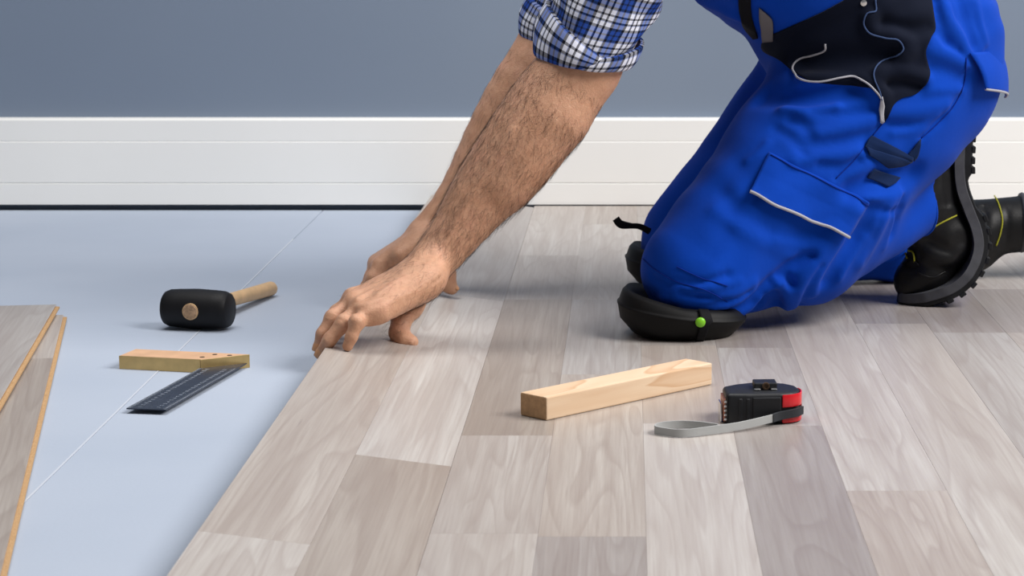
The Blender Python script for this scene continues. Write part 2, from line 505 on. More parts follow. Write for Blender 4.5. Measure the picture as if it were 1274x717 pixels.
# ---- rubber mallet
hr = 0.0272
hc = G(245, 411, ZU); hc = np.array([hc[0], hc[1] + 0.012, ZU + hr])
he = G(338, 359, ZU + 0.0108)
hd = he - hc; hl = np.linalg.norm(hd[:2]); phi = math.atan2(hd[0], hd[1])
mal = empty('rubber_mallet', (hc[0], hc[1], ZU), -phi, label='black rubber mallet with pale wooden handle lying on the underlay', cat='mallet')
L2 = 0.0465
prof = [(-L2, 0.0), (-L2, 0.0205), (-L2 + 0.0015, 0.0225), (-L2 + 0.008, 0.0252), (-L2*0.55, 0.0262), (0, hr), (L2*0.55, 0.0262),
        (L2 - 0.008, 0.0252), (L2 - 0.0015, 0.0225), (L2, 0.0205), (L2, 0.0)]
prof = [p for p in prof if p[1] > 0]
Vs, Fs = lathe(prof, 48)
Vs = [(x, y, z + hr) for x, y, z in Vs]
bm_obj('mallet_head', bm_from(Vs, Fs), M['mallet'], mal, smooth=True, angle=40, label='black rubber barrel head')
drop = (he[2] - hc[2])
pts = [(0, -hr - 0.0005, hr + 0.0005), (0, 0.02, hr), (0, hl*0.45, hr + drop*0.45), (0, hl*0.8, hr + drop*0.8), (0, hl - 0.004, hr + drop*0.98), (0, hl, hr + drop)]
tube_obj('handle', pts, [0.0112, 0.0108, 0.0096, 0.0102, 0.0106, 0.009], M['handle'], mal, 24, label='pale turned wooden handle')
V2, F2 = lathe([(0, 0.0100), (0.0007, 0.0096)], 24)
V2 = [(y, -hr - 0.0005 - x, z + hr + 0.0005) for x, y, z in V2]
bm_obj('handle_end', bm_from(V2, F2), M['grain'], mal, label='round end grain of the handle')

# ---- try square with mitred brass-faced stock
A = G(149, 459, ZU); B = G(250, 464, ZU)
ax = (B - A)[:2]; Ls = np.linalg.norm(ax); ax /= Ls
sq = empty('try_square', (A[0], A[1], ZU), math.atan2(ax[1], ax[0]), label='try square with brass-edged wooden stock and dark steel blade on the underlay', cat='try square')
sw, sh = 0.046, 0.0165
poly = [(0, 0.0008), (Ls, 0.0008), (Ls + sw*0.96, sw), (0, sw)]
bm_obj('stock', prism_bm(poly, 0.0, sh, 0.0006, 1), M['beech'], sq, label='pink-brown beech stock')
bm_obj('brass_face', prism_bm([(0, -0.0012), (Ls, -0.0012), (Ls, 0.0006), (0, 0.0006)], 0, sh, 0.0002, 1), M['brass'], sq)
nx, ny = 0.70*0.0018, -0.72*0.0018
bm_obj('brass_face', prism_bm([(Ls, -0.0010), (Ls + sw*0.96, sw), (Ls + sw*0.96 + nx, sw + ny), (Ls + nx, -0.0010 + ny)][::-1], 0, sh, 0.0002, 1), M['brass'], sq, label='bright brass mitre face')
for (x, y) in ((Ls - 0.004, 0.014), (Ls + 0.004, 0.034), (Ls + 0.024, 0.033)):
    Vr, Fr = lathe([(sh - 0.001, 0.0033), (sh + 0.0004, 0.0030)], 16)
    bm_obj('rivet', bm_from([(x + a, y + b, z) for z, a, b in Vr], Fr), M['hole'], sq)
bz = 0.0048
bw = 0.051; bl = 0.238
xb = Ls + 0.0005
blade = bm_obj('blade', prism_bm([(xb - 0.002, -bl), (xb + bw - 0.006, -bl), (xb + bw - 0.006, sw - 0.006), (xb - 0.001, 0.004)], bz, bz + 0.0014, 0.0002, 1), M['steel'], sq, label='dark blued steel blade with etched scale')
mk = bmesh.new()
def quad(bm, x0, x1, y0, y1, z):
    v = [bm.verts.new(p) for p in ((x0, y0, z), (x1, y0, z), (x1, y1, z), (x0, y1, z))]; bm.faces.new(v)
zt = bz + 0.00148
xl, xr = xb - 0.0012, xb + bw - 0.0068
for i in range(2, 240):
    y = -bl + i*0.001
    ln = 0.0060 if i % 10 == 0 else (0.0046 if i % 5 == 0 else 0.003)
    quad(mk, xl, xl + ln, y, y + 0.00028, zt); quad(mk, xr - ln, xr, y, y + 0.00028, zt)
marks = bm_obj('scale_marks', mk, M['ink'], sq, recalc=False, kind='stuff')
dg = bpy.context.evaluated_depsgraph_get()
nb = bmesh.new()
for i in range(1, 24):
    cu = bpy.data.curves.new('numeral', 'FONT'); cu.body = str(i); cu.size = 0.0062; cu.align_x = 'CENTER'
    to = bpy.data.objects.new('numeral', cu)
    me = to.to_mesh()
    for (x, ang) in ((xl + 0.0095, -math.pi/2), (xr - 0.0095, math.pi/2)):
        y = -bl + i*0.01
        mt = Matrix.Translation((x, y, zt)) @ Matrix.Rotation(ang, 4, 'Z')
        vv = [nb.verts.new(mt @ v.co) for v in me.vertices]
        for p in me.polygons:
            try: nb.faces.new([vv[k] for k in p.vertices])
            except ValueError: pass
    to.to_mesh_clear(); bpy.data.objects.remove(to); bpy.data.curves.remove(cu)
nums = bm_obj('numerals', nb, M['ink'], sq, recalc=False, label='small white centimetre numerals', kind='stuff')

mr = Matrix.Translation((xb, 0, 0)) @ Matrix.Rotation(math.radians(4.0), 4, 'Z') @ Matrix.Translation((-xb, 0, 0))
for o in (blade, marks, nums): o.data.transform(mr)

# ---- wood tapping block
p0, p1, p2 = G(643, 517), G(680, 524), G(886, 479)
d = (p2 - p1)[:2]; Lb = float(np.linalg.norm(d)); d /= Lb
blk = bm_obj('wood_block', box_bm(-0.0415, 0, 0, Lb, 0.0002, 0.0262, 0.0016, 2), M['pine'], label='square-cut pale pine block lying on the laminate in front of the knee pad', cat='wood block')
blk.data.materials.append(M['endcut'])
for p_ in blk.data.polygons:
    if abs(p_.normal.y) > 0.9: p_.material_index = 1
blk.location = (p1[0], p1[1], 0.0); blk.rotation_euler = (0, 0, math.atan2(-d[0], d[1]))

# ---- tape measure with wrist strap
tm = empty('tape_measure', tuple(G(903, 529)), math.radians(3), label='black and red tape measure with grey wrist strap on the laminate', cat='tape measure')
D = [(0.002, 0.0), (0.022, -0.001), (0.060, 0.0), (0.073, 0.004), (0.081, 0.013), (0.084, 0.028), (0.081, 0.046), (0.071, 0.058), (0.055, 0.064),
     (0.034, 0.065), (0.014, 0.056), (0.0, 0.044), (0.0, 0.004)]
bm_obj('case', prism_bm(D, 0.0004, 0.034, 0.0042, 3), M['tblack'], tm, smooth=True, angle=35, label='black rubber-grip case')
# grip ribs on the front
for x in (0.014, 0.022):
    bm_obj('grip_rib', box_bm(x, x + 0.004, -0.0016, 0.004, 0.005, 0.029, 0.0008), M['tblack'], tm)
bm_obj('grip_panel', box_bm(0.029, 0.060, -0.0018, 0.004, 0.0045, 0.0300, 0.0012, 2), M['tblack'], tm)
# red corner shell
arc = smooth_path([(0.0615, -0.0012), (0.073, 0.0025), (0.0825, 0.012), (0.0858, 0.028), (0.0835, 0.040)], 14)
inn = arc * 0.95 + np.array([0.05, 0.03]) * 0.05
ring = [tuple(p) for p in arc] + [tuple(p) for p in inn[::-1]]
bm_obj('red_corner', prism_bm(ring, 0.0185, 0.0325, 0.001, 2), M['tred'], tm, smooth=True, angle=40, label='glossy red plastic corner')
bm_obj('red_corner', prism_bm(ring, 0.0012, 0.0085, 0.001, 2), M['tred'], tm, smooth=True, angle=40)
bm_obj('strap_bar', prism_bm([tuple(p) for p in arc[8:12]] + [tuple(p) for p in inn[8:12][::-1]], 0.0085, 0.0185), M['tred'], tm)
# mouth with metal lip
bm_obj('mouth_lip', box_bm(-0.0022, 0.003, 0.004, 0.040, 0.003, 0.0275, 0.0006), M['copper'], tm, label='coppery metal tape mouth')
for i in range(5):
    bm_obj('lip_tooth', box_bm(-0.0016, 0.0036, 0.0022, 0.0046, 0.004 + i*0.0048, 0.0072 + i*0.0048, 0.0008), M['chrome'], tm)
bm_obj('end_hook', box_bm(-0.0052, -0.0036, 0.010, 0.034, 0.0006, 0.0215, 0.0004), M['chrome'], tm, label='bent metal end hook')
# belt clip on the upper face
bm_obj('belt_clip', box_bm(0.033, 0.058, 0.020, 0.044, 0.0345, 0.0415, 0.0012, 2), M['tblack'], tm)
for x in (0.0355, 0.0535):
    bm_obj('clip_foot', box_bm(x - 0.003, x + 0.004, 0.0155, 0.0205, 0.0342, 0.0362, 0.0008), M['chrome'], tm)
Vr, Fr = lathe([(0.0, 0.0042), (0.0016, 0.0040), (0.0016, 0.0024), (0.0006, 0.0022)], 20)
bm_obj('clip_screw', bm_from([(0.0455 + a, 0.0200 - x, 0.0385 + b) for x, a, b in Vr], Fr), M['hole'], tm)
def ribbon(path, z0s, hgt, th, closed=False):
    path = np.asarray(path, float); n = len(path)
    T = np.gradient(path, axis=0); T /= np.linalg.norm(T, axis=1)[:, None] + 1e-9
    N = np.stack([-T[:, 1], T[:, 0]], 1)
    Vs = []
    for i in range(n):
        for s, zz in ((-1, 0), (1, 0), (1, 1), (-1, 1)):
            q = path[i] + N[i]*s*th/2; Vs.append((q[0], q[1], z0s[i] + zz*hgt))
    Fs = grid_faces(n, 4, True)
    Fs += [(0, 1, 2, 3), tuple((n-1)*4 + k for k in (3, 2, 1, 0))]
    return bm_from(Vs, Fs)
def loc(p):
    q = np.array(p[:2]) - np.array(tm.location[:2]); a = -tm.rotation_euler[2]
    return np.array([q[0]*math.cos(a) - q[1]*math.sin(a), q[0]*math.sin(a) + q[1]*math.cos(a)])
near = [G(963, 531), G(930, 536), G(890, 541), G(850, 545), G(826, 543), G(815, 540), G(822, 536), G(845, 534), G(870, 535), G(893, 538)]
path = smooth_path([loc(p) for p in near], 90)
zs = np.interp(np.linspace(0, 1, 90), [0, .2, .45, 1], [0.0052, 0.0018, 0.0006, 0.0006])
bm_obj('wrist_strap', ribbon(path, zs, 0.0086, 0.0016), M['wrist'], tm, smooth=True, angle=40, label='looped grey webbing wrist strap')
p2_ = smooth_path([loc(G(961, 531.4)), loc(G(970, 529.5)), (0.0765, 0.0015), (0.0845, 0.010)], 20)
bm_obj('strap_end', ribbon(p2_, np.linspace(0.005, 0.0092, 20), 0.0088, 0.0032), M['wdark'], tm, smooth=True, angle=40, label='charcoal strap end')

# ------------------------------------------------------------------ organic surfaces: smooth unions of tapered limbs
class Sdf:
    """ordered smooth union of round cones / ellipsoids, with ridges and folds laid on it"""
    def __init__(self): self.pr = []; self.wr = []; self.wid = []; self.noise = None; self.nf = 0
    def cone(self, a, b, ra, rb, k=0.01, flat=False):
        self.pr.append(('c', np.asarray(a, float), np.asarray(b, float), ra, rb, k, flat)); return self
    def chain(self, pts, rs, k=0.01, kin=None):
        for i in range(len(pts) - 1): self.cone(pts[i], pts[i+1], rs[i], rs[i+1], k if i == 0 or kin is None else kin)
    def ell(self, c, r, k=0.01, rot=None):
        self.pr.append(('e', np.asarray(c, float), np.asarray(r, float), np.eye(3) if rot is None else np.asarray(rot, float), None, k, False))
    def fold(self, pts, amp, width):
        pts = np.asarray(pts, float)
        for i in range(len(pts) - 1):
            self.wr.append((pts[i], pts[i+1], amp, width, i == 0, i == len(pts) - 2)); self.wid.append(self.nf)
        self.nf += 1
    @staticmethod
    def seg(Q, a, b):
        ba = b - a; L = float(ba @ ba) + 1e-12
        t = np.clip(((Q - a) @ ba) / L, 0, 1)
        return np.linalg.norm(Q - a - t[:, None] * ba, axis=1), t
    def prim(self, i, Q):
        p = self.pr[i]
        if p[0] == 'c':
            dd, t = self.seg(Q, p[1], p[2]); d = dd - (p[3] + (p[4] - p[3]) * t)
            if p[6]:
                ax = (p[2] - p[1]) / np.linalg.norm(p[2] - p[1]); d = np.maximum(d, (Q - p[2]) @ ax)
            return d
        q = (Q - p[1]) @ p[3]
        k0 = np.linalg.norm(q / p[2], axis=1); k1 = np.linalg.norm(q / (p[2] ** 2), axis=1) + 1e-9
        return np.where(k0 < 1e-4, -p[2].min(), k0 * (k0 - 1) / k1)
    def eval(self, Q, idx=None, widx=None):
        Q = np.asarray(Q, float); d = np.full(len(Q), 1.0)
        for i in (range(len(self.pr)) if idx is None else idx):
            e = self.prim(i, Q); k = self.pr[i][5]
            h = np.maximum(k - np.abs(d - e), 0) / k
            d = np.minimum(d, e) - h * h * k * 0.25
        if self.wr:
            groups = {}
            for j in (range(len(self.wr)) if widx is None else widx):
                a, b, amp, wd, f, l = self.wr[j]
                g, _ = self.seg(Q, a, b)
                key = self.wid[j]
                if key in groups: groups[key] = (np.minimum(groups[key][0], g), amp, wd)
                else: groups[key] = (g, amp, wd)
            for g, amp, wd in groups.values(): d = d - amp * np.exp(-(g / wd) ** 2)
        if self.noise is not None: d = d - self.noise(Q)
        return d
    def finish(self): return self
    def normal(self, Q, e=0.0015):
        n = np.stack([self.eval(Q + e*np.eye(3)[k]) - self.eval(Q - e*np.eye(3)[k]) for k in range(3)], 1)
        return n / (np.linalg.norm(n, axis=1)[:, None] + 1e-12)
    def trace(self, uv, t0=2.6):
        r = rays(uv); t = np.full(len(r), t0); o = np.array([0, 0, CH])
        for k in range(64):
            # rough approach on the plain limbs, then the folded cloth itself
            d = self.eval(o + r * t[:, None], None, [] if k < 50 else None)
            t = np.minimum(t + np.clip(d * (0.8 if k < 50 else 0.7), -0.02, 0.2), 4.3)
        return o + r * t[:, None]
    def mesh(self, h, B=10, pad=0.03, margin=0.005):
        lo = np.full(3, 9.0); hi = np.full(3, -9.0)
        for p in self.pr:
            if p[0] == 'c': pts = np.array([p[1] - p[3], p[1] + p[3], p[2] - p[4], p[2] + p[4]])
            else: R = p[2].max(); pts = np.array([p[1] - R, p[1] + R])
            lo = np.minimum(lo, pts.min(0)); hi = np.maximum(hi, pts.max(0))
        lo -= pad; hi += pad
        nb = np.ceil((hi - lo) / (h * B)).astype(int)
        N = nb * B + 1
        I = np.stack(np.meshgrid(*[np.arange(k) for k in nb], indexing='ij'), -1).reshape(-1, 3)
        C = lo + (I + 0.5) * h * B; half = h * B * 0.5 * math.sqrt(3)
        PD = np.stack([self.prim(i, C) for i in range(len(self.pr))], 1)
        dm = PD.min(1); ks = np.array([p[5] for p in self.pr])
        keep = np.abs(self.eval(C)) < half + margin
        if self.wr:
            WD = np.stack([self.seg(C, a, b)[0] - 2.6*wd for a, b, amp, wd, f, l in self.wr], 1)
        st = np.array([1, N[0], N[0]*N[1]], dtype=np.int64)
        loc_ = np.stack(np.meshgrid(*[np.arange(B + 1)]*3, indexing='ij'), -1).reshape(-1, 3)
        cell_id, cell_v, quads = [], [], []
        corners = np.array([[i, j, k] for i in (0, 1) for j in (0, 1) for k in (0, 1)])
        for bi in np.where(keep)[0]:
            idx = np.where(PD[bi] < dm[bi] + 2*half + ks)[0]
            widx = np.where(WD[bi] < half)[0] if self.wr else None
            g = I[bi] * B + loc_
            Dv = self.eval(lo + g * h, idx, widx).reshape(B+1, B+1, B+1)
            if Dv.min() > 0 or Dv.max() < 0: continue
            S = Dv < 0
            cs = np.stack([Dv[i:B+i, j:B+j, k:B+k] for i, j, k in corners], -1)
            sg = (cs < 0).sum(-1); act = (sg > 0) & (sg < 8)
            ci = np.argwhere(act)
            if len(ci) == 0: continue
            cv = cs[act]
            acc = np.zeros((len(ci), 3)); cnt = np.zeros(len(ci))
            for e0 in range(8):
                for e1 in range(e0 + 1, 8):
                    if np.abs(corners[e0] - corners[e1]).sum() != 1: continue
                    a, b = cv[:, e0], cv[:, e1]; m = (a < 0) != (b < 0)
                    if not m.any(): continue
                    t = (a[m] / (a[m] - b[m]))[:, None]
                    acc[m] += corners[e0] + t * (corners[e1] - corners[e0]); cnt[m] += 1
            pos = lo + (I[bi] * B + ci + acc / cnt[:, None]) * h
            cell_id.append((I[bi] * B + ci) @ st); cell_v.append(pos)
            for ax in range(3):
                sl0 = [slice(0, B)]*3; sl1 = [slice(0, B)]*3; sl1[ax] = slice(1, B+1)
                s0 = S[tuple(sl0)]; s1 = S[tuple(sl1)]
                e = np.argwhere(s0 != s1)
                if len(e) == 0: continue
                inside0 = s0[s0 != s1]
                ge = I[bi] * B + e
                u, v = (ax + 1) % 3, (ax + 2) % 3
                eu = np.eye(3, dtype=int)[u]; ev = np.eye(3, dtype=int)[v]
                q = np.stack([(ge - eu - ev) @ st, (ge - ev) @ st, ge @ st, (ge - eu) @ st], 1)
                q[~inside0] = q[~inside0][:, ::-1]
                quads.append(q)
        ids = np.concatenate(cell_id); V = np.concatenate(cell_v); Qd = np.concatenate(quads)
        o = np.argsort(ids); ids = ids[o]; V = V[o]
        k = np.clip(np.searchsorted(ids, Qd), 0, len(ids) - 1)
        ok = (ids[k] == Qd).all(1)
        return V, k[ok]
def np_mesh(name, V, Fq, mat, parent=None, **kw):
    me = bpy.data.meshes.new(name)
    me.vertices.add(len(V)); me.vertices.foreach_set('co', np.asarray(V, np.float32).ravel())
    nf = len(Fq)
    me.loops.add(nf*4); me.loops.foreach_set('vertex_index', np.asarray(Fq, np.int32).ravel())
    me.polygons.add(nf)
    me.polygons.foreach_set('loop_start', np.arange(0, nf*4, 4, dtype=np.int32))
    me.polygons.foreach_set('use_smooth', np.ones(nf, bool))
    me.update(calc_edges=True); me.validate()
    if mat: me.materials.append(mat)
    o = bpy.data.objects.new(name, me)
    return link(o, parent, **kw)

# ------------------------------------------------------------------ the person
person = empty('person', tuple(G(850, 400)[:2]) + (0.0,),
               label='kneeling person in blue work overalls and plaid shirt pressing a laminate board down', cat='person')
bpy.context.view_layer.update()
PINV = Matrix.Translation(-Vector(person.location))
def own(o):
    """keep the world position of a part that is built in world space"""
    o.parent = person; o.matrix_parent_inverse = PINV; return o
def p3(l): return [P(*q) for q in l]

body = Sdf()
# torso, neck, head (mostly above the picture)
for yy in (3.08, 3.20, 3.32):
    body.cone(P(1085, 20, yy + 0.09), P(905, -130, yy - 0.01), 0.078, 0.085, 0.05)
body.cone(P(880, -165, 3.03), P(880, -165, 3.33), 0.066, 0.066, 0.03)
body.cone(P(870, -180, 3.17), P(812, -262, 3.14), 0.062, 0.056, 0.04)
hd_c = P(770, -318, 3.12)
body.ell(hd_c, (0.098, 0.076, 0.112), 0.03)
body.cone(P(725, -285, 3.12), P(735, -250, 3.12), 0.045, 0.036, 0.03)       # jaw and chin
body.cone(P(682, -320, 3.12), P(668, -296, 3.12), 0.009, 0.014, 0.014)      # nose
for sy in (-1, 1):
    body.ell(P(775, -308, 3.12 + sy*0.078), (0.018, 0.008, 0.030), 0.006)   # ears
    body.ell(P(688, -326, 3.12 + sy*0.032), (0.012, 0.015, 0.010), 0.008)   # eyes
body.cone(P(676, -276, 3.10), P(676, -276, 3.14), 0.008, 0.008, 0.008)      # lips
body.cone(P(1085, 80, 3.17), P(985, 200, 3.12), 0.06, 0.045, 0.03); body.cone(P(1060, 70, 3.40), P(975, 165, 3.415), 0.06, 0.045, 0.03)

# near arm (left)
arm_near = p3([(835, -170, 3.01), (735, 62, 2.975), (708, 98, 2.97), (680, 137, 2.965), (645, 187, 2.955), (603, 240, 2.94), (568, 288, 2.925), (547, 315, 2.915), (522, 344, 2.89)])
arm_near_r = [0.056, 0.0475, 0.0485, 0.0510, 0.0500, 0.0415, 0.0320, 0.0285, 0.024]
def limb(sdf, pts, rs, n, k):
    q = smooth_path(np.hstack([np.asarray(pts), np.asarray(rs)[:, None]]), n)
    for i in range(n - 1): sdf.cone(q[i, :3], q[i+1, :3], q[i, 3], q[i+1, 3], 0.03 if i == 0 else k)
limb(body, arm_near, arm_near_r, 26, 0.006)
body.cone(P(728, 98, 2.960), P(700, 140, 2.955), 0.027, 0.028, 0.03)        # elbow and extensor muscle
body.cone(P(692, 150, 2.945), P(634, 232, 2.93), 0.027, 0.020, 0.03)
# near hand: knuckles
LH = dict(
    pinky=[(457, 393, 2.805), (444, 401, 2.787), (437.5, 419, 2.784), (432.5, 431, 2.785)],
    ring=[(449, 385, 2.822), (428, 402, 2.803), (410, 423, 2.797), (400, 439, 2.800)],
    middle=[(442, 378, 2.842), (415, 396, 2.826), (402, 416, 2.818), (397, 431, 2.817)],
    index=[(440, 373, 2.866), (420, 390, 2.860), (409, 409, 2.852), (405, 424, 2.848)])
LR = dict(pinky=[0.0108, 0.0086, 0.0074, 0.0066], ring=[0.0122, 0.0096, 0.0084, 0.0072], middle=[0.0126, 0.0100, 0.0086, 0.0074], index=[0.0122, 0.0098, 0.0084, 0.0072])
carp = dict(pinky=(527, 352, 2.872), ring=(526, 345, 2.886), middle=(525, 340, 2.900), index=(524, 338, 2.914))
for kf in ('index', 'middle', 'ring', 'pinky'):
    pts = p3(LH[kf]); r = LR[kf]
    body.cone(P(*carp[kf]), pts[0], 0.0185, r[0] + 0.0012, 0.016)
body.cone(P(533, 344, 2.880), P(474, 388, 2.805), 0.0195, 0.0120, 0.02)    # little-finger side of the palm
body.cone(P(530, 356, 2.905), P(470, 389, 2.840), 0.018, 0.012, 0.016)      # palm
body.cone(P(532, 340, 2.945), P(508, 384, 2.925), 0.019, 0.0155, 0.016)     # thumb base
for kf in ('index', 'middle', 'ring', 'pinky'):
    pts = p3(LH[kf]); r = LR[kf]
    body.ell(pts[0] + np.array([-0.001, -0.002, 0.0028]), (r[0]*0.92,)*3, 0.008)
    body.chain(pts, r, 0.0035, 0.004)
    body.ell(pts[1], (r[1]*1.02,)*3, 0.006)
LT = [(512, 380, 2.922), (500, 396, 2.905), (496.5, 414, 2.893), (503, 423.5, 2.884), (512, 425.5, 2.880)]
LTr = [0.0150, 0.0128, 0.0122, 0.0110, 0.0088]
body.chain(p3(LT), LTr, 0.010, 0.006)

# far arm (right)
arm_far = p3([(905, -165, 3.36), (700, 45, 3.365), (677, 76, 3.36), (650, 121, 3.355), (621, 172, 3.345), (583, 236, 3.33), (553, 272, 3.315), (530, 291, 3.305)])
arm_far_r = [0.056, 0.050, 0.049, 0.051, 0.048, 0.038, 0.030, 0.026]
limb(body, arm_far, arm_far_r, 22, 0.006)
RH = dict(
    index=[(474, 331, 3.262), (464, 346, 3.252), (458, 358, 3.252), (458, 367, 3.256)],
    middle=[(470, 330, 3.284), (462, 345, 3.276), (456, 357, 3.276), (457, 366, 3.280)],
    ring=[(469, 328, 3.305), (463, 343, 3.298), (459, 354, 3.298), (459, 362, 3.300)],
    pinky=[(470, 326, 3.324), (466, 338, 3.318), (463, 348, 3.318), (463, 355, 3.320)])
for kf in ('index', 'middle', 'ring', 'pinky'):
    r = LR[kf]; pts = p3(RH[kf]); dy = dict(index=-0.026, middle=-0.008, ring=0.010, pinky=0.026)[kf]
    body.cone(P(524, 298, 3.302 + dy), pts[0], 0.0165, r[0] + 0.001, 0.016)
body.cone(P(536, 300, 3.262), P(500, 318, 3.250), 0.017, 0.0125, 0.016)
for kf in ('index', 'middle', 'ring', 'pinky'):
    body.chain(p3(RH[kf]), LR[kf], 0.0035, 0.004)
RT = [(540, 300, 3.272), (551, 322, 3.255), (556, 341, 3.252), (557.5, 354, 3.252), (562.5, 359.5, 3.252)]
RTr = [0.0165, 0.0140, 0.0122, 0.0112, 0.0085]
body.chain(p3(RT), RTr, 0.012, 0.006)

vein_uv = [[(545, 318), (520, 338), (492, 352), (470, 366)], [(560, 296), (534, 330), (505, 360), (478, 378)],
           [(640, 160), (610, 205), (580, 255), (560, 290)], [(690, 150), (655, 205), (620, 250)], [(500, 362), (470, 374), (446, 382)],
           [(505, 345), (470, 358), (444, 372)], [(515, 362), (486, 376), (458, 390)]]
for vv_ in vein_uv:
    q = body.trace(smooth_path(vv_, 7)); body.wr_pending = getattr(body, 'wr_pending', []) + [q]
for q in body.wr_pending: body.fold(q, 0.0019, 0.0034)
crease_uv = [[(436, 404), (441, 403), (446, 406)], [(420, 396), (425, 399), (431, 405)], [(406, 392), (412, 393), (418, 398)], [(440, 386), (446, 392)], [(428, 424), (438, 425)], [(404, 418), (412, 424)], [(486, 398), (500, 402), (508, 398)], [(488, 414), (498, 417)], [(447, 410), (452, 404), (458, 402)], [(540, 352), (552, 340)], [(535, 356), (548, 345)]]
for vv_ in crease_uv: body.fold(body.trace(vv_), -0.0012, 0.0016)
body.finish()
V, Fq = body.mesh(0.0024)
skin = own(np_mesh('body', V, Fq, M['skin'], label='bare tanned forearms and hands'))
bV, bF = V, Fq

# fingernails
def nail(fp, rr, flip=False):
    a, b, c = [P(*q) for q in fp[-3:]]
    ax = c - b; ax /= np.linalg.norm(ax)
    dn = b - (a + c) / 2
    if flip: dn = -dn
    dn -= ax * (dn @ ax)
    dn /= np.linalg.norm(dn) + 1e-9
    sd = np.cross(ax, dn)
    Vn, n1, n2 = [], 9, 9
    for i in range(n1):
        for j in range(n2):
            s = (i/(n1-1)) * 2 - 1; t = (j/(n2-1)) * 2 - 1
            aa = t * 0.95 * math.sqrt(max(0.0, 1 - 0.35*max(0, s)**2))
            p = c + ax * (s * 0.0058 + 0.0012) + rr * 1.06 * (dn * math.cos(aa) + sd * math.sin(aa)) - dn * (0.0008 * s * s)
            Vn.append(p)
    o = mesh_obj('fingernail', Vn, grid_faces(n1, n2), M['nail'], None, smooth=True)
    md = o.modifiers.new('thick', 'SOLIDIFY'); md.thickness = 0.0008; md.offset = -1
    own(o)
for kf in ('ring', 'middle', 'index'): nail(LH[kf], LR[kf][3])
for kf in RH: nail(RH[kf], LR[kf][3])
nail(RT, RTr[-1], True)

# hair on the forearms and the backs of the hands
def arm_hair(axis, rmax, count, seed):
    rng = np.random.default_rng(seed)
    ax = np.asarray(axis)[2:]
    fc = bV[bF].mean(1)
    e1 = bV[bF[:, 2]] - bV[bF[:, 0]]; e2 = bV[bF[:, 3]] - bV[bF[:, 1]]
    nr = np.cross(e1, e2); nr /= np.linalg.norm(nr, axis=1)[:, None] + 1e-12
    best = np.full(len(fc), 9.0); par = np.zeros(len(fc)); dirv = np.zeros((len(fc), 3))
    for i in range(len(ax) - 1):
        d_, t_ = Sdf.seg(fc, ax[i], ax[i+1]); m = d_ < best
        best[m] = d_[m]; par[m] = i + t_[m]; v_ = ax[i+1] - ax[i]; dirv[m] = v_ / np.linalg.norm(v_)
    ok = np.where((best < rmax) & (par > 0.02) & (par < len(ax) - 1.002))[0]
    wgt = np.clip((len(ax) - 1.0 - par[ok]) / 3.2, 0.04, 1.0) ** 1.3          # thins out towards the hand
    pick = rng.choice(ok, count, p=wgt / wgt.sum())
    Vh, Fh = [], []
    for f in pick:
        n_, d_ = nr[f], dirv[f]
        s_ = np.cross(n_, d_); s_ /= np.linalg.norm(s_) + 1e-9
        L = rng.uniform(0.010, 0.026); curl = rng.normal(0.5, 0.7); lift = rng.uniform(0.05, 0.32)
        p = fc[f].copy(); wd = rng.uniform(0.00006, 0.00012); base = len(Vh)
        dirc = d_ * 1.0 + s_ * curl + n_ * lift; dirc /= np.linalg.norm(dirc)
        K = 4
        for k in range(K + 1):
            ww = wd * (1 - 0.75 * k / K)
            Vh += [p + s_*ww, p - s_*ww*0.5 + n_*ww, p - s_*ww*0.5 - n_*ww]
            dirc = dirc + s_ * rng.normal(0, 0.24) + d_ * 0.10 - n_ * 0.07; dirc /= np.linalg.norm(dirc)
            p = p + dirc * L / K
        for k in range(K):
            for j in range(3):
                a0 = base + k*3 + j; b0 = base + k*3 + (j+1) % 3
                Fh.append((a0, b0, b0 + 3, a0 + 3))
    o = np_mesh('arm_hair', np.array(Vh), np.array(Fh), M['hair'], kind='stuff', label='short dark arm hair')
    return own(o)
arm_hair(list(arm_near) + [P(486, 366, 2.855), P(455, 384, 2.825)], 0.075, 6500, 3)
arm_hair(arm_far, 0.075, 900, 4)
for sy in (-1, 1):
    bm = bmesh.new(); bmesh.ops.create_uvsphere(bm, u_segments=16, v_segments=10, radius=0.0085)
    cpt = P(681, -326, 3.12 + sy*0.032)
    for v in bm.verts: v.co += Vector(cpt)
    own(bm_obj('eye', bm, M['eye'], None, smooth=True))
hair_c = Sdf(); hair_c.ell(hd_c + np.array([0.014, 0, 0.018]), (0.098, 0.081, 0.108), 0.01)
hair_c.ell(hd_c + np.array([0.05, 0, -0.02]), (0.062, 0.074, 0.085), 0.03); hair_c.finish()
V, Fq = hair_c.mesh(0.006); own(np_mesh('hair', V, Fq, M['hair'], label='short dark hair'))

# ------------------------------------------------------------------ overalls
ov = Sdf()
KN, HN = P(869, 334, 3.035), P(1085, 85, 3.17)
ov.cone(KN, HN, 0.0745, 0.112, 0.05)                                        # near thigh
ov.cone(P(1140, 118, 3.20), P(1040, 235, 3.12), 0.090, 0.088, 0.04)         # back of the near thigh
ov.cone(P(1135, 66, 3.21), P(1120, 100, 3.20), 0.124, 0.118, 0.05)          # near seat
ov.cone(P(1130, 60, 3.40), P(1100, 110, 3.42), 0.120, 0.110, 0.05)          # far seat
ov.cone(P(860, 298, 3.43), P(1062, 66, 3.41), 0.076, 0.100, 0.03)           # far thigh
for yy, dr in ((3.11, 0), (3.21, 0.012), (3.31, 0)):
    ov.cone(P(1100, 20, yy + 0.10), P(905, -125, yy), 0.125 + dr, 0.120 + dr, 0.06)
ov.cone(P(1030, 50, 3.22), P(1022, 50, 3.30), 0.078, 0.074, 0.04)
ov.cone(P(872, 344, 3.035), P(1000, 304, 3.11), 0.060, 0.078, 0.025)        # near shin
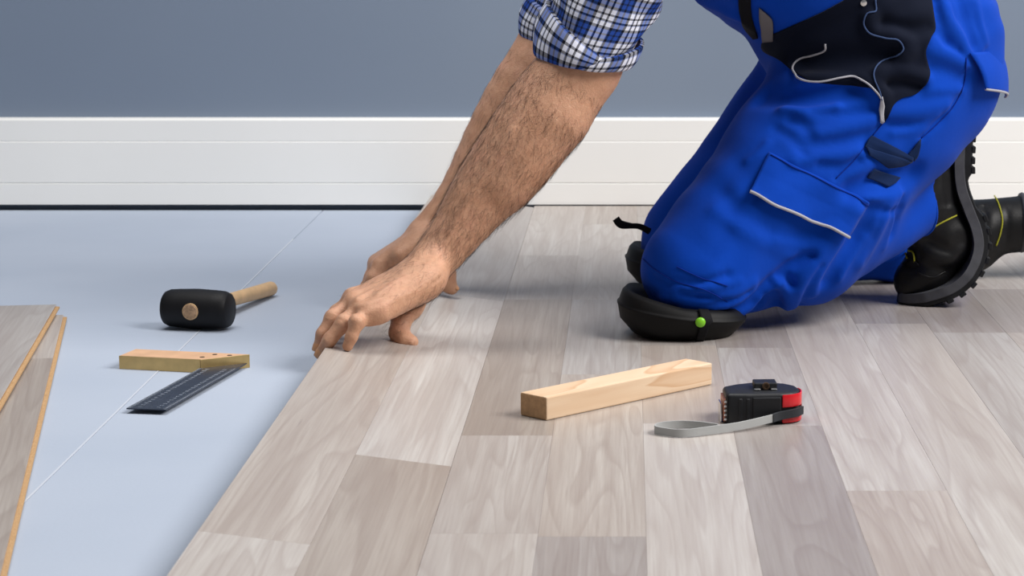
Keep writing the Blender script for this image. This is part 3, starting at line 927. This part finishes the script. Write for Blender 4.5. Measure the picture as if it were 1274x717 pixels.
ov.cone(P(1000, 304, 3.11), P(1138, 254, 3.225), 0.078, 0.0450, 0.025, True)
ov.cone(P(872, 303, 3.43), P(1120, 305, 3.465), 0.060, 0.052, 0.02)         # far shin
ov.cone(P(1120, 305, 3.465), P(1196, 299, 3.50), 0.052, 0.048, 0.02, True)
base_ov = ov
ov.finish()
def folds(lst):
    out = []
    for pts, amp, wd in lst: out.append((ov.trace(smooth_path(pts, max(4, 2*len(pts)))), amp*1.5, wd))
    return out
FL = folds([
    # around the knee
    ([(826, 372), (868, 374), (910, 366), (936, 352)], 0.0045, 0.007),
    ([(838, 360), (880, 360), (918, 350)], 0.0035, 0.006),
    ([(850, 383), (900, 382), (940, 362)], 0.0045, 0.006),
    ([(895, 394), (925, 378), (958, 352), (985, 330), (1010, 318)], -0.0085, 0.008),
    ([(912, 396), (945, 374), (965, 350)], 0.0060, 0.007),
    ([(965, 348), (978, 362), (980, 384), (972, 396)], 0.0075, 0.007),
    ([(945, 380), (958, 368), (966, 380)], -0.0100, 0.009),
    ([(960, 350), (975, 345), (985, 352)], -0.006, 0.007),
    # drape of the lower leg
    ([(1062, 262), (1030, 300), (1000, 345), (985, 378)], 0.0070, 0.013),
    ([(1085, 262), (1056, 305), (1030, 350)], -0.0055, 0.012),
    ([(1108, 250), (1092, 285), (1070, 325)], 0.0050, 0.012),
    ([(1128, 228), (1118, 262), (1108, 290)], -0.0045, 0.010),
    # back of the knee, thigh
    ([(1137, 216), (1100, 222), (1060, 238)], -0.0120, 0.013),
    ([(1010, 168), (1048, 160), (1085, 150)], 0.0035, 0.010),
    ([(990, 200), (1030, 196), (1070, 190)], 0.0035, 0.010),
    ([(1000, 180), (1040, 178), (1078, 170)], -0.0030, 0.008),
    ([(1040, 222), (1060, 202), (1078, 180), (1092, 160), (1100, 150)], -0.0030, 0.004),
    ([(905, 290), (880, 320), (850, 348)], -0.0022, 0.012),
    ([(950, 180), (915, 235), (880, 290)], 0.0020, 0.02),
    # groin
    ([(950, 118), (985, 120), (1020, 118), (1060, 108)], -0.0140, 0.014),
    ([(975, 132), (1000, 140), (1040, 130)], 0.0050, 0.010),
    ([(985, 148), (1000, 155), (1008, 170)], -0.0040, 0.008),
    # pocket bag
    ([(1000, 78), (1030, 76), (1070, 72), (1105, 70)], -0.0120, 0.014),
    ([(1000, 100), (1040, 99), (1075, 101), (1096, 118)], 0.0070, 0.008),
    ([(1082, 22), (1088, 38), (1112, 44), (1130, 55), (1122, 70), (1098, 80), (1090, 96), (1097, 120)], 0.0060, 0.010),
    ([(1100, 30), (1130, 36), (1155, 34)], -0.0060, 0.010),
    ([(1100, 92), (1120, 88), (1140, 94), (1152, 98)], 0.0055, 0.008),
    ([(1104, 106), (1125, 104), (1145, 108)], -0.0060, 0.008),
    # seat: pleats from the waistband
    ([(1170, -10), (1178, 18), (1192, 42), (1204, 66)], 0.0055, 0.008),
    ([(1190, -10), (1200, 20), (1212, 56)], -0.0045, 0.007),
    ([(1206, -10), (1216, 20), (1226, 55)], 0.0045, 0.008),
    ([(1164, 0), (1168, 28), (1178, 52)], -0.0040, 0.007),
    ([(1160, 62), (1180, 68), (1204, 80)], 0.0040, 0.010),
    ([(1160, 85), (1180, 90), (1200, 98)], -0.0028, 0.010),
    ([(1105, 140), (1140, 138), (1175, 130)], 0.0045, 0.010),
    ([(1108, 155), (1140, 156), (1170, 148)], -0.0030, 0.008),
    ([(1205, 70), (1200, 105), (1186, 132), (1165, 155), (1145, 172)], -0.0030, 0.004),
    ([(812, 345), (845, 362), (880, 368)], -0.0028, 0.005), ([(830, 352), (870, 352), (905, 342)], -0.0025, 0.005),
    ([(870, 368), (905, 372), (930, 362)], -0.0032, 0.005), ([(880, 388), (915, 386), (938, 376)], -0.0035, 0.005),
    ([(1000, 322), (980, 340), (972, 352)], 0.0035, 0.006), ([(1020, 330), (1002, 355), (995, 380)], -0.0035, 0.006),
    ([(1045, 300), (1022, 338), (1012, 366)], 0.0035, 0.006), ([(1074, 296), (1052, 332), (1044, 348)], 0.0030, 0.006),
    ([(1100, 262), (1082, 300), (1072, 325)], -0.0032, 0.006), ([(1120, 240), (1110, 275), (1098, 306)], 0.0030, 0.006),
    ([(1062, 240), (1090, 246), (1125, 240)], 0.0040, 0.007), ([(1070, 256), (1095, 262), (1120, 262)], -0.0030, 0.006),
    ([(1010, 140), (1050, 142), (1085, 136)], -0.0026, 0.006), ([(1020, 205), (1050, 208), (1068, 200)], -0.0030, 0.006),
    ([(965, 160), (985, 172), (1000, 190)], -0.0030, 0.007), ([(930, 200), (945, 190), (955, 178)], 0.0022, 0.006),
    ([(1110, 165), (1140, 160), (1165, 144)], 0.0028, 0.006), ([(1150, 112), (1175, 112), (1196, 112)], 0.0032, 0.007),
    ([(1180, 10), (1186, 30), (1198, 52)], 0.0030, 0.005), ([(1166, 40), (1180, 56), (1200, 70)], -0.0030, 0.006),
    ([(1212, 10), (1220, 40), (1228, 62)], -0.0030, 0.006), ([(900, 240), (925, 262), (960, 285)], -0.0018, 0.010),
    ([(890, 262), (930, 292), (985, 318)], 0.0020, 0.010), ([(965, 300), (1000, 306), (1030, 300)], 0.0026, 0.007),
    # chest
    ([(870, 0), (905, 12), (935, 30)], 0.004, 0.012),
])
for q, amp, wd in FL: ov.fold(q, amp, wd)
def cloth_noise(Q):
    x, y, z = Q[:, 0]*1.0, Q[:, 1], Q[:, 2]
    a = np.sin(31*x + 17*z + 2.2*np.sin(13*y + 9*z)) * np.sin(23*z - 19*x + 11*y + 1.5*np.sin(17*x))
    b = np.sin(71*x - 43*z + 2.0*np.sin(29*x + 7*y)) * np.sin(53*z + 37*y + 1.7*np.sin(31*z))
    return 0.0028 * a + 0.0014 * b
ov.noise = cloth_noise
ov.finish()
V, Fq = ov.mesh(0.0034, margin=0.016)
own(np_mesh('overalls', V, Fq, M['blue'], label='royal blue bib overalls with navy pocket panels'))

def off(uv, lift):
    q = ov.trace(uv); return q + ov.normal(q) * (np.asarray(lift).reshape(-1, 1) if not np.isscalar(lift) else lift), ov.normal(q)
def patch(name, left, right, n, m, lift, mat, label=None, puff=0.0, th=0.0016):
    """piece of cloth sewn on: rows run from a left outline to a right outline"""
    Lp = smooth_path(left, n); Rp = smooth_path(right, n)
    uv = np.array([[Lp[i] + (Rp[i] - Lp[i]) * j/(m-1) for j in range(m)] for i in range(n)]).reshape(-1, 2)
    li = np.full(n*m, lift) if np.isscalar(lift) else np.repeat(np.interp(np.linspace(0, 1, n), np.linspace(0, 1, len(lift)), lift), m)
    q, nn = off(uv, li)
    o = mesh_obj(name, q, grid_faces(n, m), mat, None, smooth=True, label=label)
    md = o.modifiers.new('thick', 'SOLIDIFY'); md.thickness = th; md.offset = 0
    return own(o)
def piping(name, pts, r, lift, mat, n=None, label=None):
    n = n or max(12, int(len(pts) * 9))
    uv = smooth_path(pts, n); q, nn = off(uv, lift)
    V, fs = tube(q, r, 8)
    return own(mesh_obj(name, V, fs, mat, None, smooth=True, label=label))
# navy hip panel around the pocket
NL = [(1064, -8), (1020, 16), (980, 34), (952, 48), (950, 62), (972, 76), (990, 92), (1016, 102), (1062, 99), (1084, 110), (1095, 124), (1098, 140), (1099, 152)]
NR = [(1157, -8), (1160, 16), (1163, 36), (1157, 50), (1152, 64), (1154, 80), (1156, 94), (1150, 108), (1138, 118), (1122, 122), (1112, 130), (1106, 142), (1100, 153)]
patch('pocket_panel', NL, NR, 70, 60, 0.0016, M['navy'], 'dark navy hip panel with baggy pocket opening')
piping('pocket_piping', [(1027, 54), (1026, 62), (1012, 68), (997, 72), (988, 80), (987, 90), (997, 99), (1018, 101), (1045, 97), (1064, 96), (1080, 104), (1092, 116), (1096, 122)],
       0.0014, 0.0032, M['pipe'], 120, 'pale grey piping along the pocket edge')
piping('pocket_piping', [(1089, 0), (1089, 14), (1079, 18), (1076, 30), (1084, 41), (1100, 46), (1117, 49), (1125, 60), (1118, 70), (1100, 77), (1089, 88), (1088, 100), (1094, 114), (1097, 124)],
       0.0011, 0.0034, M['dpipe'], 120, 'dark slate piping of the tool pocket')
patch('reflective_tab', [(1096, 120), (1094, 132), (1093, 152)], [(1097.5, 120), (1100, 134), (1098, 152)], 10, 4, 0.0034, M['pipe'], 'pale reflective tab at the pocket corner')
# bib strap, label and rivet
patch('bib_strap', [(919, -12), (920, 14), (926, 32), (938, 47)], [(934, -12), (935, 12), (938, 28), (944, 46)], 16, 6, 0.0025, M['strap'], 'black bib strap')
patch('label_patch', [(945, 8), (946, 28), (950, 51)], [(957, 18), (962, 26), (963, 50)], 12, 6, 0.0028, M['tag'], 'small grey label on the bib')
q, nn = off([(1074, 3)], 0.003)
own(mesh_obj('rivet', *(lambda b: (np.array(b[0]) , b[1]))(tube([q[0] - nn[0]*0.002, q[0] + nn[0]*0.001, q[0] + nn[0]*0.0018], [0.0042, 0.0042, 0.002], 16)), M['chrome'], None, smooth=True, angle=40, label='round metal rivet'))
# cargo pocket flap on the thigh
patch('cargo_flap', [(957, 190), (945, 215), (932, 241)], [(1081, 251), (1066, 272), (1050, 291)], 26, 40, [0.002, 0.004, 0.010], M['blue'], 'cargo pocket flap edged with silver piping', th=0.002)
piping('flap_piping', [(932, 241), (960, 254), (990, 266), (1020, 278), (1050, 291.5)], 0.0021, 0.0105, M['pipe'], 60, 'silver grey flap piping')
piping('flap_seam', [(959, 194), (1000, 214), (1040, 234), (1079, 254)], 0.0008, 0.0036, M['seam'], 40)
# hammer loop and small tab
patch('hammer_loop', [(1083, 168), (1077, 176), (1074, 184)], [(1135, 195), (1134, 198), (1132, 200)], 10, 26, [0.003, 0.0045, 0.003], M['loop'], 'dark navy hammer loop')
patch('hammer_loop', [(1076, 184), (1078, 190), (1080, 194)], [(1134, 199), (1122, 204), (1104, 207.5)], 8, 22, [0.004, 0.0045, 0.003], M['loop'])
patch('hammer_loop', [(1128, 192), (1136, 183), (1143, 173)], [(1136, 199), (1141, 193), (1144, 180)], 10, 8, 0.003, M['loop'])
patch('velcro_tab', [(1087, 209), (1081, 214), (1077, 220)], [(1118, 221), (1112, 229), (1104, 234)], 10, 16, 0.003, M['loop'], 'small dark navy tab below the hammer loop')
# seams
piping('seam', [(1098, 154), (1086, 168)], 0.0008, 0.001, M['seam'], 14)
piping('seam', [(1074, 184), (1060, 202), (1040, 222)], 0.0008, 0.0008, M['seam'], 24)
piping('seam', [(1202, 72), (1199, 104), (1186, 132), (1165, 155), (1146, 172)], 0.0008, 0.0008, M['seam'], 50)
piping('seam', [(800, 322), (816, 336), (845, 352), (880, 362), (905, 376)], 0.0007, 0.0006, M['seam'], 50)
piping('seam', [(842, 332), (870, 345), (905, 356)], 0.0007, 0.0006, M['seam'], 40)
# hem of the trouser leg
hb = P(1138, 254, 3.225); ha = P(1000, 304, 3.11); ax_ = (hb - ha) / np.linalg.norm(hb - ha)
e1_ = np.cross(ax_, [0, 1, 0]); e1_ /= np.linalg.norm(e1_); e2_ = np.cross(ax_, e1_)
ring_ = [hb - ax_*0.001 + 0.0452*(math.cos(t)*e1_ + math.sin(t)*e2_) for t in np.linspace(0, 2*math.pi, 41)]
V, fs = tube(ring_, 0.0022, 8, False); own(mesh_obj('hem', V, fs, M['blue'], None, smooth=True))
# hip pocket flap standing off the seat
TL, TR, BL, BR = ov.trace([(1205, 66)])[0], P(1244, 64, 3.27), ov.trace([(1216, 108)])[0], P(1249, 121, 3.27)
nn_ = ov.normal(np.array([BL]))[0]
BL = BL + nn_ * 0.012
n_, m_ = 14, 14; Vp = []
for i in range(n_):
    s = i/(n_-1)
    for j in range(m_):
        t = j/(m_-1)
        a = TL*(1-t) + TR*t; b = BL*(1-t) + BR*t
        bow = math.sin(math.pi*t) * 0.022
        Vp.append(a*(1-s) + b*s + np.array([0.5, -0.8, 0.1]) * (bow + 0.003) + np.array([0.004, 0, 0]) * math.sin(math.pi*s))
o = mesh_obj('hip_flap', Vp, grid_faces(n_, m_), M['blue'], None, smooth=True, label='hip pocket flap hanging over the seat')
md = o.modifiers.new('thick', 'SOLIDIFY'); md.thickness = 0.002; md.offset = 0
own(o)
V, fs = tube(Vp[-m_:], 0.0018, 8); own(mesh_obj('flap_piping', V, fs, M['pipe'], None, smooth=True, label='white piping of the hip flap'))

# ------------------------------------------------------------------ plaid shirt
def sleeve(name, axis, rad, dirs, tilt, length_uv, mat, nr=70, seg=112, wr=0.004, seed=0, label=None, prof=None, du=0.0):
    """cloth tube: ring centres along axis; dirs = in-picture direction of the ring's right side per centre"""
    C = smooth_path(p3(axis), nr); R = np.interp(np.linspace(0, 1, nr), np.linspace(0, 1, len(rad)), rad)
    a = np.linspace(0, 2*math.pi, seg + 1)
    L = np.concatenate([[0], np.cumsum(np.linalg.norm(np.diff(C, axis=0), axis=1))])
    Vv, UV = [], []
    rng = np.random.default_rng(seed); ph = rng.uniform(0, 6.28, 8)
    for i in range(nr):
        f = i/(nr-1)
        dx = np.interp(f, np.linspace(0, 1, len(dirs)), [d_[0] for d_ in dirs]); dz = np.interp(f, np.linspace(0, 1, len(dirs)), [d_[1] for d_ in dirs])
        e1 = np.array([dx, 0, -dz]); e1 /= np.linalg.norm(e1)
        e2 = np.array([0, 1.0, tilt]); e2 /= np.linalg.norm(e2)
        extra = prof(f) if prof else 0.0
        for t in a:
            wv = wr * (math.sin(3*t + 26*L[i]*2 + ph[0]) * 0.5 + math.sin(2*t - 60*L[i] + ph[1]) * 0.6 + 0.45*math.sin(5*t + 85*L[i] + ph[2]) + 0.3*math.sin(7*t - 120*L[i] + ph[3]))
            r = R[i] + extra + wv
            Vv.append(C[i] + r*(math.cos(t)*e1 + math.sin(t)*e2)); UV.append((du + t/(2*math.pi)*0.36, L[i] + length_uv))
    fs = grid_faces(nr, seg + 1)
    o = mesh_obj(name, Vv, fs, mat, None, smooth=True, label=label)
    uvl = o.data.uv_layers.new(name='UVMap')
    vi = np.zeros(len(o.data.loops), np.int32); o.data.loops.foreach_get('vertex_index', vi)
    uvl.data.foreach_set('uv', np.array(UV)[vi].astype(np.float32).ravel())
    md = o.modifiers.new('thick', 'SOLIDIFY'); md.thickness = 0.0016; md.offset = -1
    return own(o)
def cuffprof(f): return 0.0035*math.sin(math.pi*min(1, max(0, f)))**0.5 - 0.004*(1 if f > 0.97 else 0)
DN = [(1, .16), (.95, .30), (.9, .42), (.88, .46)]
sleeve('shirt_sleeve', [(722, 72, 2.975), (737, 42, 2.98), (757, 0, 2.99), (790, -75, 3.0), (838, -172, 3.02)], [0.0545, 0.0625, 0.0655, 0.072, 0.088], DN, 0.22, 0.0, M['plaid'], 90, 112, 0.0026, 1, 'blue and white plaid sleeve of the near arm')
sleeve('rolled_cuff', [(720, 70, 2.972), (726, 56, 2.976), (733, 42, 2.98)], [0.0575, 0.0630, 0.0655], [(1, .10), (.93, .36), (.80, .60)], 0.22, 0.013, M['plaid'], 30, 112, 0.0018, 5, 'rolled plaid cuff above the near elbow', cuffprof, 0.013)
sleeve('rolled_cuff', [(729, 71, 2.972), (738, 56, 2.976)], [0.0590, 0.0640], [(1, .16), (1, -.05)], 0.24, 0.03, M['plaid'], 16, 112, 0.0022, 9, None, cuffprof, 0.027)
sleeve('shirt_sleeve', [(699, 40, 3.365), (712, 15, 3.365), (730, -15, 3.365), (800, -80, 3.365), (900, -165, 3.36)], [0.050, 0.0600, 0.064, 0.072, 0.086], DN, 0.2, 0.02, M['plaid'], 80, 112, 0.0026, 2, 'blue and white plaid sleeve of the far arm')
sleeve('rolled_cuff', [(695, 50, 3.363), (702, 32, 3.364), (711, 14, 3.365)], [0.0565, 0.0615, 0.0640], [(1, .22), (.97, .28), (.94, .36)], 0.2, 0.013, M['plaid'], 26, 112, 0.0018, 6, 'rolled plaid cuff of the far arm', cuffprof, 0.013)
# shirt body under the straps
sh = Sdf()
for yy in (3.06, 3.17, 3.28): sh.cone(P(960, -90, yy + 0.05), P(900, -140, yy), 0.100, 0.105, 0.05)
sh.cone(P(878, -165, 3.01), P(885, -165, 3.35), 0.098, 0.098, 0.05)
sh.cone(P(866, -186, 3.17), P(848, -212, 3.16), 0.080, 0.072, 0.03); sh.finish()
V, Fq = sh.mesh(0.006)
o = own(np_mesh('shirt', V, Fq, M['plaid'], label='plaid shirt under the bib'))
uvl = o.data.uv_layers.new(name='UVMap'); vi = np.zeros(len(o.data.loops), np.int32); o.data.loops.foreach_get('vertex_index', vi)
UV = np.stack([V[:, 1], V[:, 0]*0.8 + V[:, 2]*0.6], 1); uvl.data.foreach_set('uv', UV[vi].astype(np.float32).ravel())

# ------------------------------------------------------------------ knee pads
def knee_pad(name, cx, cy, rot, label):
    e = empty(name, (cx, cy, 0.0), rot, label=label)
    a, b, seg = 0.0845, 0.080, 72
    def ring(sc, zf, inset=0.0):
        out = []
        for t in np.linspace(0, 2*math.pi, seg, endpoint=False):
            c_, s_ = math.cos(t), math.sin(t)
            ex = 2.35
            x = a * sc * math.copysign(abs(c_)**(2/ex), c_); y = b * sc * math.copysign(abs(s_)**(2/ex), s_)
            if x > 0: y *= 1 - 0.10*(x/a)
            out.append((x - inset, y, zf(x)))
        return out
    rim = lambda x: 0.0315 - 0.135*x if x < 0 else 0.0315 - 0.11*x
    lev = [(0.70, lambda x: 0.0004 + 0.0*x), (0.80, lambda x: 0.0012 + max(0, -x - 0.045)*0.25), (0.90, lambda x: 0.010 + max(0, -x - 0.03)*0.15), (0.965, lambda x: 0.4*rim(x) + 0.006), (0.995, lambda x: rim(x) - 0.004),
           (1.0, lambda x: rim(x) - 0.0008)]
    Vs, n = [], 0
    for sc, zf in lev: Vs += ring(sc, zf)
    Fs = grid_faces(len(lev), seg, True); Fs.append(tuple(range(seg))[::-1])
    bm_obj('shell', bm_from(Vs, Fs), M['pad'], e, smooth=True, angle=50, label='hard black bottom shell')
    lev2 = [(1.006, lambda x: rim(x) - 0.0012), (1.008, lambda x: rim(x) + 0.0004), (0.985, lambda x: rim(x) + 0.0012), (0.975, lambda x: rim(x) + 0.004), (0.93, lambda x: rim(x) + 0.009 + max(0, -x)*0.08),
            (0.86, lambda x: rim(x) + 0.013 + max(0, -x)*0.12), (0.72, lambda x: rim(x) + 0.010), (0.5, lambda x: 0.024), (0.2, lambda x: 0.02)]
    Vs = []
    for sc, zf in lev2: Vs += ring(sc, zf)
    Fs = grid_faces(len(lev2), seg, True); Fs.append(tuple((len(lev2)-1)*seg + i for i in range(seg)))
    bm_obj('padding', bm_from(Vs, Fs), M['pad'], e, smooth=True, label='padded black knee cup')
    # strap down the near side with its button
    t0 = -math.pi/2 + 0.26
    def at(t, lv, push):
        c_, s_ = math.cos(t), math.sin(t); sc, zf = lv
        x = a*sc*math.copysign(abs(c_)**(2/2.35), c_); y = b*sc*math.copysign(abs(s_)**(2/2.35), s_)
        if x > 0: y *= 1 - 0.10*(x/a)
        return np.array([x, y - push, zf(x)])
    rows = []
    for lv in [lev[1], lev[2], lev[3], lev[4], lev2[1], lev2[3], lev2[4], lev2[5]]:
        sh_ = 0.0 if lv in lev else 0.02
        rows.append([at(t0 + d_, lv, 0.0022) for d_ in np.linspace(-0.065 + sh_, 0.075 + sh_*3, 6)])
    Vs = [p for r_ in rows for p in r_]
    o = mesh_obj('strap', Vs, grid_faces(len(rows), 6), M['strap'], e, smooth=True, label='black webbing strap')
    md = o.modifiers.new('thick', 'SOLIDIFY'); md.thickness = 0.0022; md.offset = 1
    pb = at(t0 - 0.05, lev[5], 0.004)
    bm = bmesh.new(); bmesh.ops.create_uvsphere(bm, u_segments=20, v_segments=12, radius=0.0066)
    for v in bm.verts: v.co.y *= 0.6; v.co += Vector(pb)
    bm_obj('button', bm, M['green'], e, smooth=True, label='lime green strap button')
    e.parent = person; e.matrix_parent_inverse = PINV
    return e
kc = P(848, 400, 3.03)
knee_pad('knee_pad', 0.070, 3.027, 0.0, 'black knee pad with lime green button under the near knee')
knee_pad('knee_pad', float(P(778, 320, 3.43)[0]) + 0.0845, 3.43, 0.05, 'black knee pad under the far knee')
tl = smooth_path(p3([(766, 272, 3.36), (772, 279, 3.36), (784, 281, 3.365), (796, 282, 3.37), (808, 288, 3.375)]), 20)
V, fs = tube(tl, np.interp(np.linspace(0, 1, 20), [0, .25, .5, 1], [0.0055, 0.0062, 0.0042, 0.005]), 10)
V = [np.array([p[0], tl[i//10][1] + (p[1]-tl[i//10][1])*0.35, p[2]]) for i, p in enumerate(V)]
own(mesh_obj('strap_tail', V, fs, M['strap'], None, smooth=True, label='loose black strap end of the far knee pad'))

# ------------------------------------------------------------------ boots
YB = 3.268
def swept(name, path, half, t0, t1, mat, parent, nrm, side, label=None, seg=None):
    """slab following a path: width along side, from t0 to t1 along the outward normals"""
    n = len(path); Vs = []
    for i in range(n):
        hw = half[i]; bev = min(0.003, hw*0.3)
        for s_, tt in ((-1, t0[i]), (-1, t1[i] - 0.002), (-(hw - bev)/hw, t1[i]), ((hw - bev)/hw, t1[i]), (1, t1[i] - 0.002), (1, t0[i])):
            Vs.append(path[i] + side*hw*s_ + nrm[i]*tt)
    Fs = grid_faces(n, 6, True); Fs += [tuple(range(6)), tuple((n-1)*6 + k for k in range(6))[::-1]]
    o = bm_obj(name, bm_from(Vs, Fs), mat, parent, smooth=True, angle=35, label=label)
    return o
boot = empty('boot', tuple(G(1150, 378)), label='black leather work boot of the near foot, toes bent on the floor')
boot.parent = person; boot.matrix_parent_inverse = PINV
BINV = Matrix.Translation(-Vector(boot.location))
def bown(o, b, inv): o.parent = b; o.matrix_parent_inverse = inv; return o
sp_uv = [(1189, 160), (1187, 182), (1186, 208), (1189, 233), (1198, 258), (1207, 282), (1209, 304), (1200, 328), (1182, 347), (1154, 359), (1128, 365), (1118, 365)]
NS = 60
path = smooth_path(p3([(u, v, YB) for u, v in sp_uv]), NS)
Tn = np.gradient(path, axis=0); Tn /= np.linalg.norm(Tn, axis=1)[:, None]
side = np.array([0, 1.0, 0]); nrm = np.cross(Tn, side); nrm *= np.sign((nrm @ np.array([1, 0, -0.3])).mean())
fs_ = np.linspace(0, 1, NS)
half = np.interp(fs_, [0, .05, .15, .3, .42, .55, .68, .8, .9, .97, 1], [.020, .032, .037, .036, .034, .041, .048, .047, .040, .026, .012])
m0 = np.full(NS, -0.003); m1 = np.full(NS, 0.0118)
bown(swept('midsole', path, half*1.04, m0, m1, M['mids'], None, nrm, side, 'grey midsole stripe'), boot, BINV)
o0 = np.full(NS, 0.0105); o1 = np.interp(fs_, [0, .2, .23, .38, .42, .9, 1], [.022, .022, .0150, .0150, .0195, .0180, .014])
outs = bown(swept('outsole', path, half*1.0, o0, o1, M['sole'], None, nrm, side, 'black lugged outsole'), boot, BINV)
lug_i = [2, 5, 8, 11] + list(range(26, 50, 3))
for i in lug_i:
    for s_ in (-1, 1):
        c0 = path[i] + nrm[i]*(o1[i] + 0.0015) + side*s_*half[i]*0.60
        bm = box_bm(-0.0048, 0.0048, -half[i]*0.42, half[i]*0.40, -0.0035, 0.0022, 0.0009)
        rotm = Matrix((tuple(Tn[i]), tuple(side), tuple(nrm[i]))).transposed().to_4x4()
        for v in bm.verts: v.co = (Matrix.Translation(tuple(c0)) @ rotm) @ v.co
        o = bm_obj('lug', bm, M['sole'], None); bown(o, boot, BINV)
# stitching line along the midsole
bu = Sdf()
def BP(u, v, dy=0.0): return P(u, v, YB + dy)
bu.cone(BP(1100, 264, -0.03), BP(1146, 246), 0.038, 0.045, 0.02)
bu.cone(BP(1146, 246), BP(1164, 200), 0.044, 0.030, 0.02)
bu.cone(BP(1160, 190), BP(1160, 215), 0.034, 0.036, 0.02)
bu.cone(BP(1146, 250), BP(1172, 298), 0.043, 0.041, 0.02)
bu.cone(BP(1172, 300), BP(1152, 338), 0.041, 0.032, 0.02)
bu.cone(BP(1156, 336, -0.008), BP(1137, 350), 0.031, 0.0265, 0.015)
bu.cone(BP(1156, 336, 0.010), BP(1140, 350), 0.031, 0.0265, 0.015)
bu.finish()
for pts, am, wd in (([(1158, 300), (1180, 310), (1196, 300)], -0.006, 0.009), ([(1140, 300), (1160, 318), (1185, 325)], 0.004, 0.008), ([(1130, 330), (1150, 332), (1175, 338)], -0.003, 0.006),
                    ([(1150, 272), (1176, 262), (1190, 262)], 0.0025, 0.006), ([(1182, 190), (1176, 225), (1180, 255)], -0.002, 0.004)):
    bu.fold(bu.trace(smooth_path(pts, 6)), am, wd)
bu.finish()
V, Fq = bu.mesh(0.0035); bown(np_mesh('upper', V, Fq, M['leather'], label='black leather upper'), boot, BINV)
def on(sdf, pts, n, lift):
    q = sdf.trace(smooth_path(pts, n)); return q + sdf.normal(q)*lift
for pts in ([(1139, 246), (1152, 230), (1166, 210), (1176, 193)], [(1152, 289), (1170, 278), (1190, 268)], [(1142, 340), (1160, 345), (1176, 338)]):
    V, fs = tube(on(bu, pts, 24, 0.0006), 0.0012, 8); bown(mesh_obj('stitching', V, fs, M['thread'] if pts[0][1] < 300 else M['leather'], None, smooth=True, label='yellow contrast stitching' if pts[0][1] < 300 else None), boot, BINV)
for pts in ([(1120, 320), (1126, 312), (1130, 322)], [(1131, 312), (1137, 314), (1139, 326)], [(1124, 330), (1134, 322), (1144, 330)]):
    V, fs = tube(on(bu, pts, 14, 0.002), 0.0013, 8); bown(mesh_obj('lace', V, fs, M['thread'] if pts[0][1] < 325 else M['strap'], None, smooth=True), boot, BINV)

# far boot, lying behind
YF = 3.50
boot2 = empty('boot', tuple(G(1205, 345)), label='black leather work boot of the far foot lying behind the near boot')
boot2.parent = person; boot2.matrix_parent_inverse = PINV
B2 = Matrix.Translation(-Vector(boot2.location))
b2s = Sdf()
b2s.cone(P(1170, 300, YF), P(1206, 297, YF), 0.048, 0.0525, 0.01)
b2s.cone(P(1216, 284, YF), P(1300, 276, YF + 0.01), 0.0425, 0.0425, 0.014)
b2s.cone(P(1300, 276, YF + 0.01), P(1345, 278, YF + 0.02), 0.042, 0.040, 0.02)
b2s.cone(P(1340, 280, YF + 0.02), P(1335, 300, YF + 0.18), 0.042, 0.030, 0.02)
b2s.finish()
for pts, am, wd in (([(1222, 246), (1226, 276), (1222, 315)], -0.004, 0.006), ([(1250, 244), (1254, 276), (1250, 306)], -0.0015, 0.004)):
    b2s.fold(b2s.trace(smooth_path(pts, 6)), am, wd)
b2s.finish()
V, Fq = b2s.mesh(0.0035); bown(np_mesh('upper', V, Fq, M['leather']), boot2, B2)
def ring_on(u, v, Y, r, tr, bend=0.0):
    c0 = P(u, v, Y); ts = np.linspace(0, 2*math.pi, 49)
    return tube([c0 + np.array([bend*math.sin(t), r*math.cos(t), r*math.sin(t)]) for t in ts], tr, 8, False)
pq = on(b2s, [(1237, 243), (1243, 256), (1247, 274), (1244, 292), (1239, 306)], 30, 0.0006)
V, fs = tube(pq, 0.0013, 8); bown(mesh_obj('stitching', V, fs, M['thread'], None, smooth=True, label='yellow contrast stitching'), boot2, B2)
V, fs = ring_on(1271, 277, YF + 0.006, 0.0415, 0.0045); bown(mesh_obj('collar_band', V, fs, M['mids'], None, smooth=True, label='grey band'), boot2, B2)
pth = smooth_path([P(1372, 280, YF - 0.03), P(1374, 284, YF + 0.06), P(1370, 298, YF + 0.16), P(1362, 306, YF + 0.225)], 24)
T2 = np.gradient(pth, axis=0); T2 /= np.linalg.norm(T2, axis=1)[:, None]
sd2 = np.array([0, 0.15, 1.0]); sd2 /= np.linalg.norm(sd2)
n2 = np.cross(T2, sd2); n2 *= np.sign(n2[:, 0].mean())
hf2 = np.interp(np.linspace(0, 1, 24), [0, .15, .5, .75, .95, 1], [.022, .036, .034, .046, .03, .015])
bown(swept('midsole', pth, hf2, np.full(24, -0.006), np.full(24, 0.012), M['mids'], None, n2, sd2), boot2, B2)
bown(swept('outsole', pth, hf2*0.98, np.full(24, 0.011), np.full(24, 0.024), M['sole'], None, n2, sd2), boot2, B2)
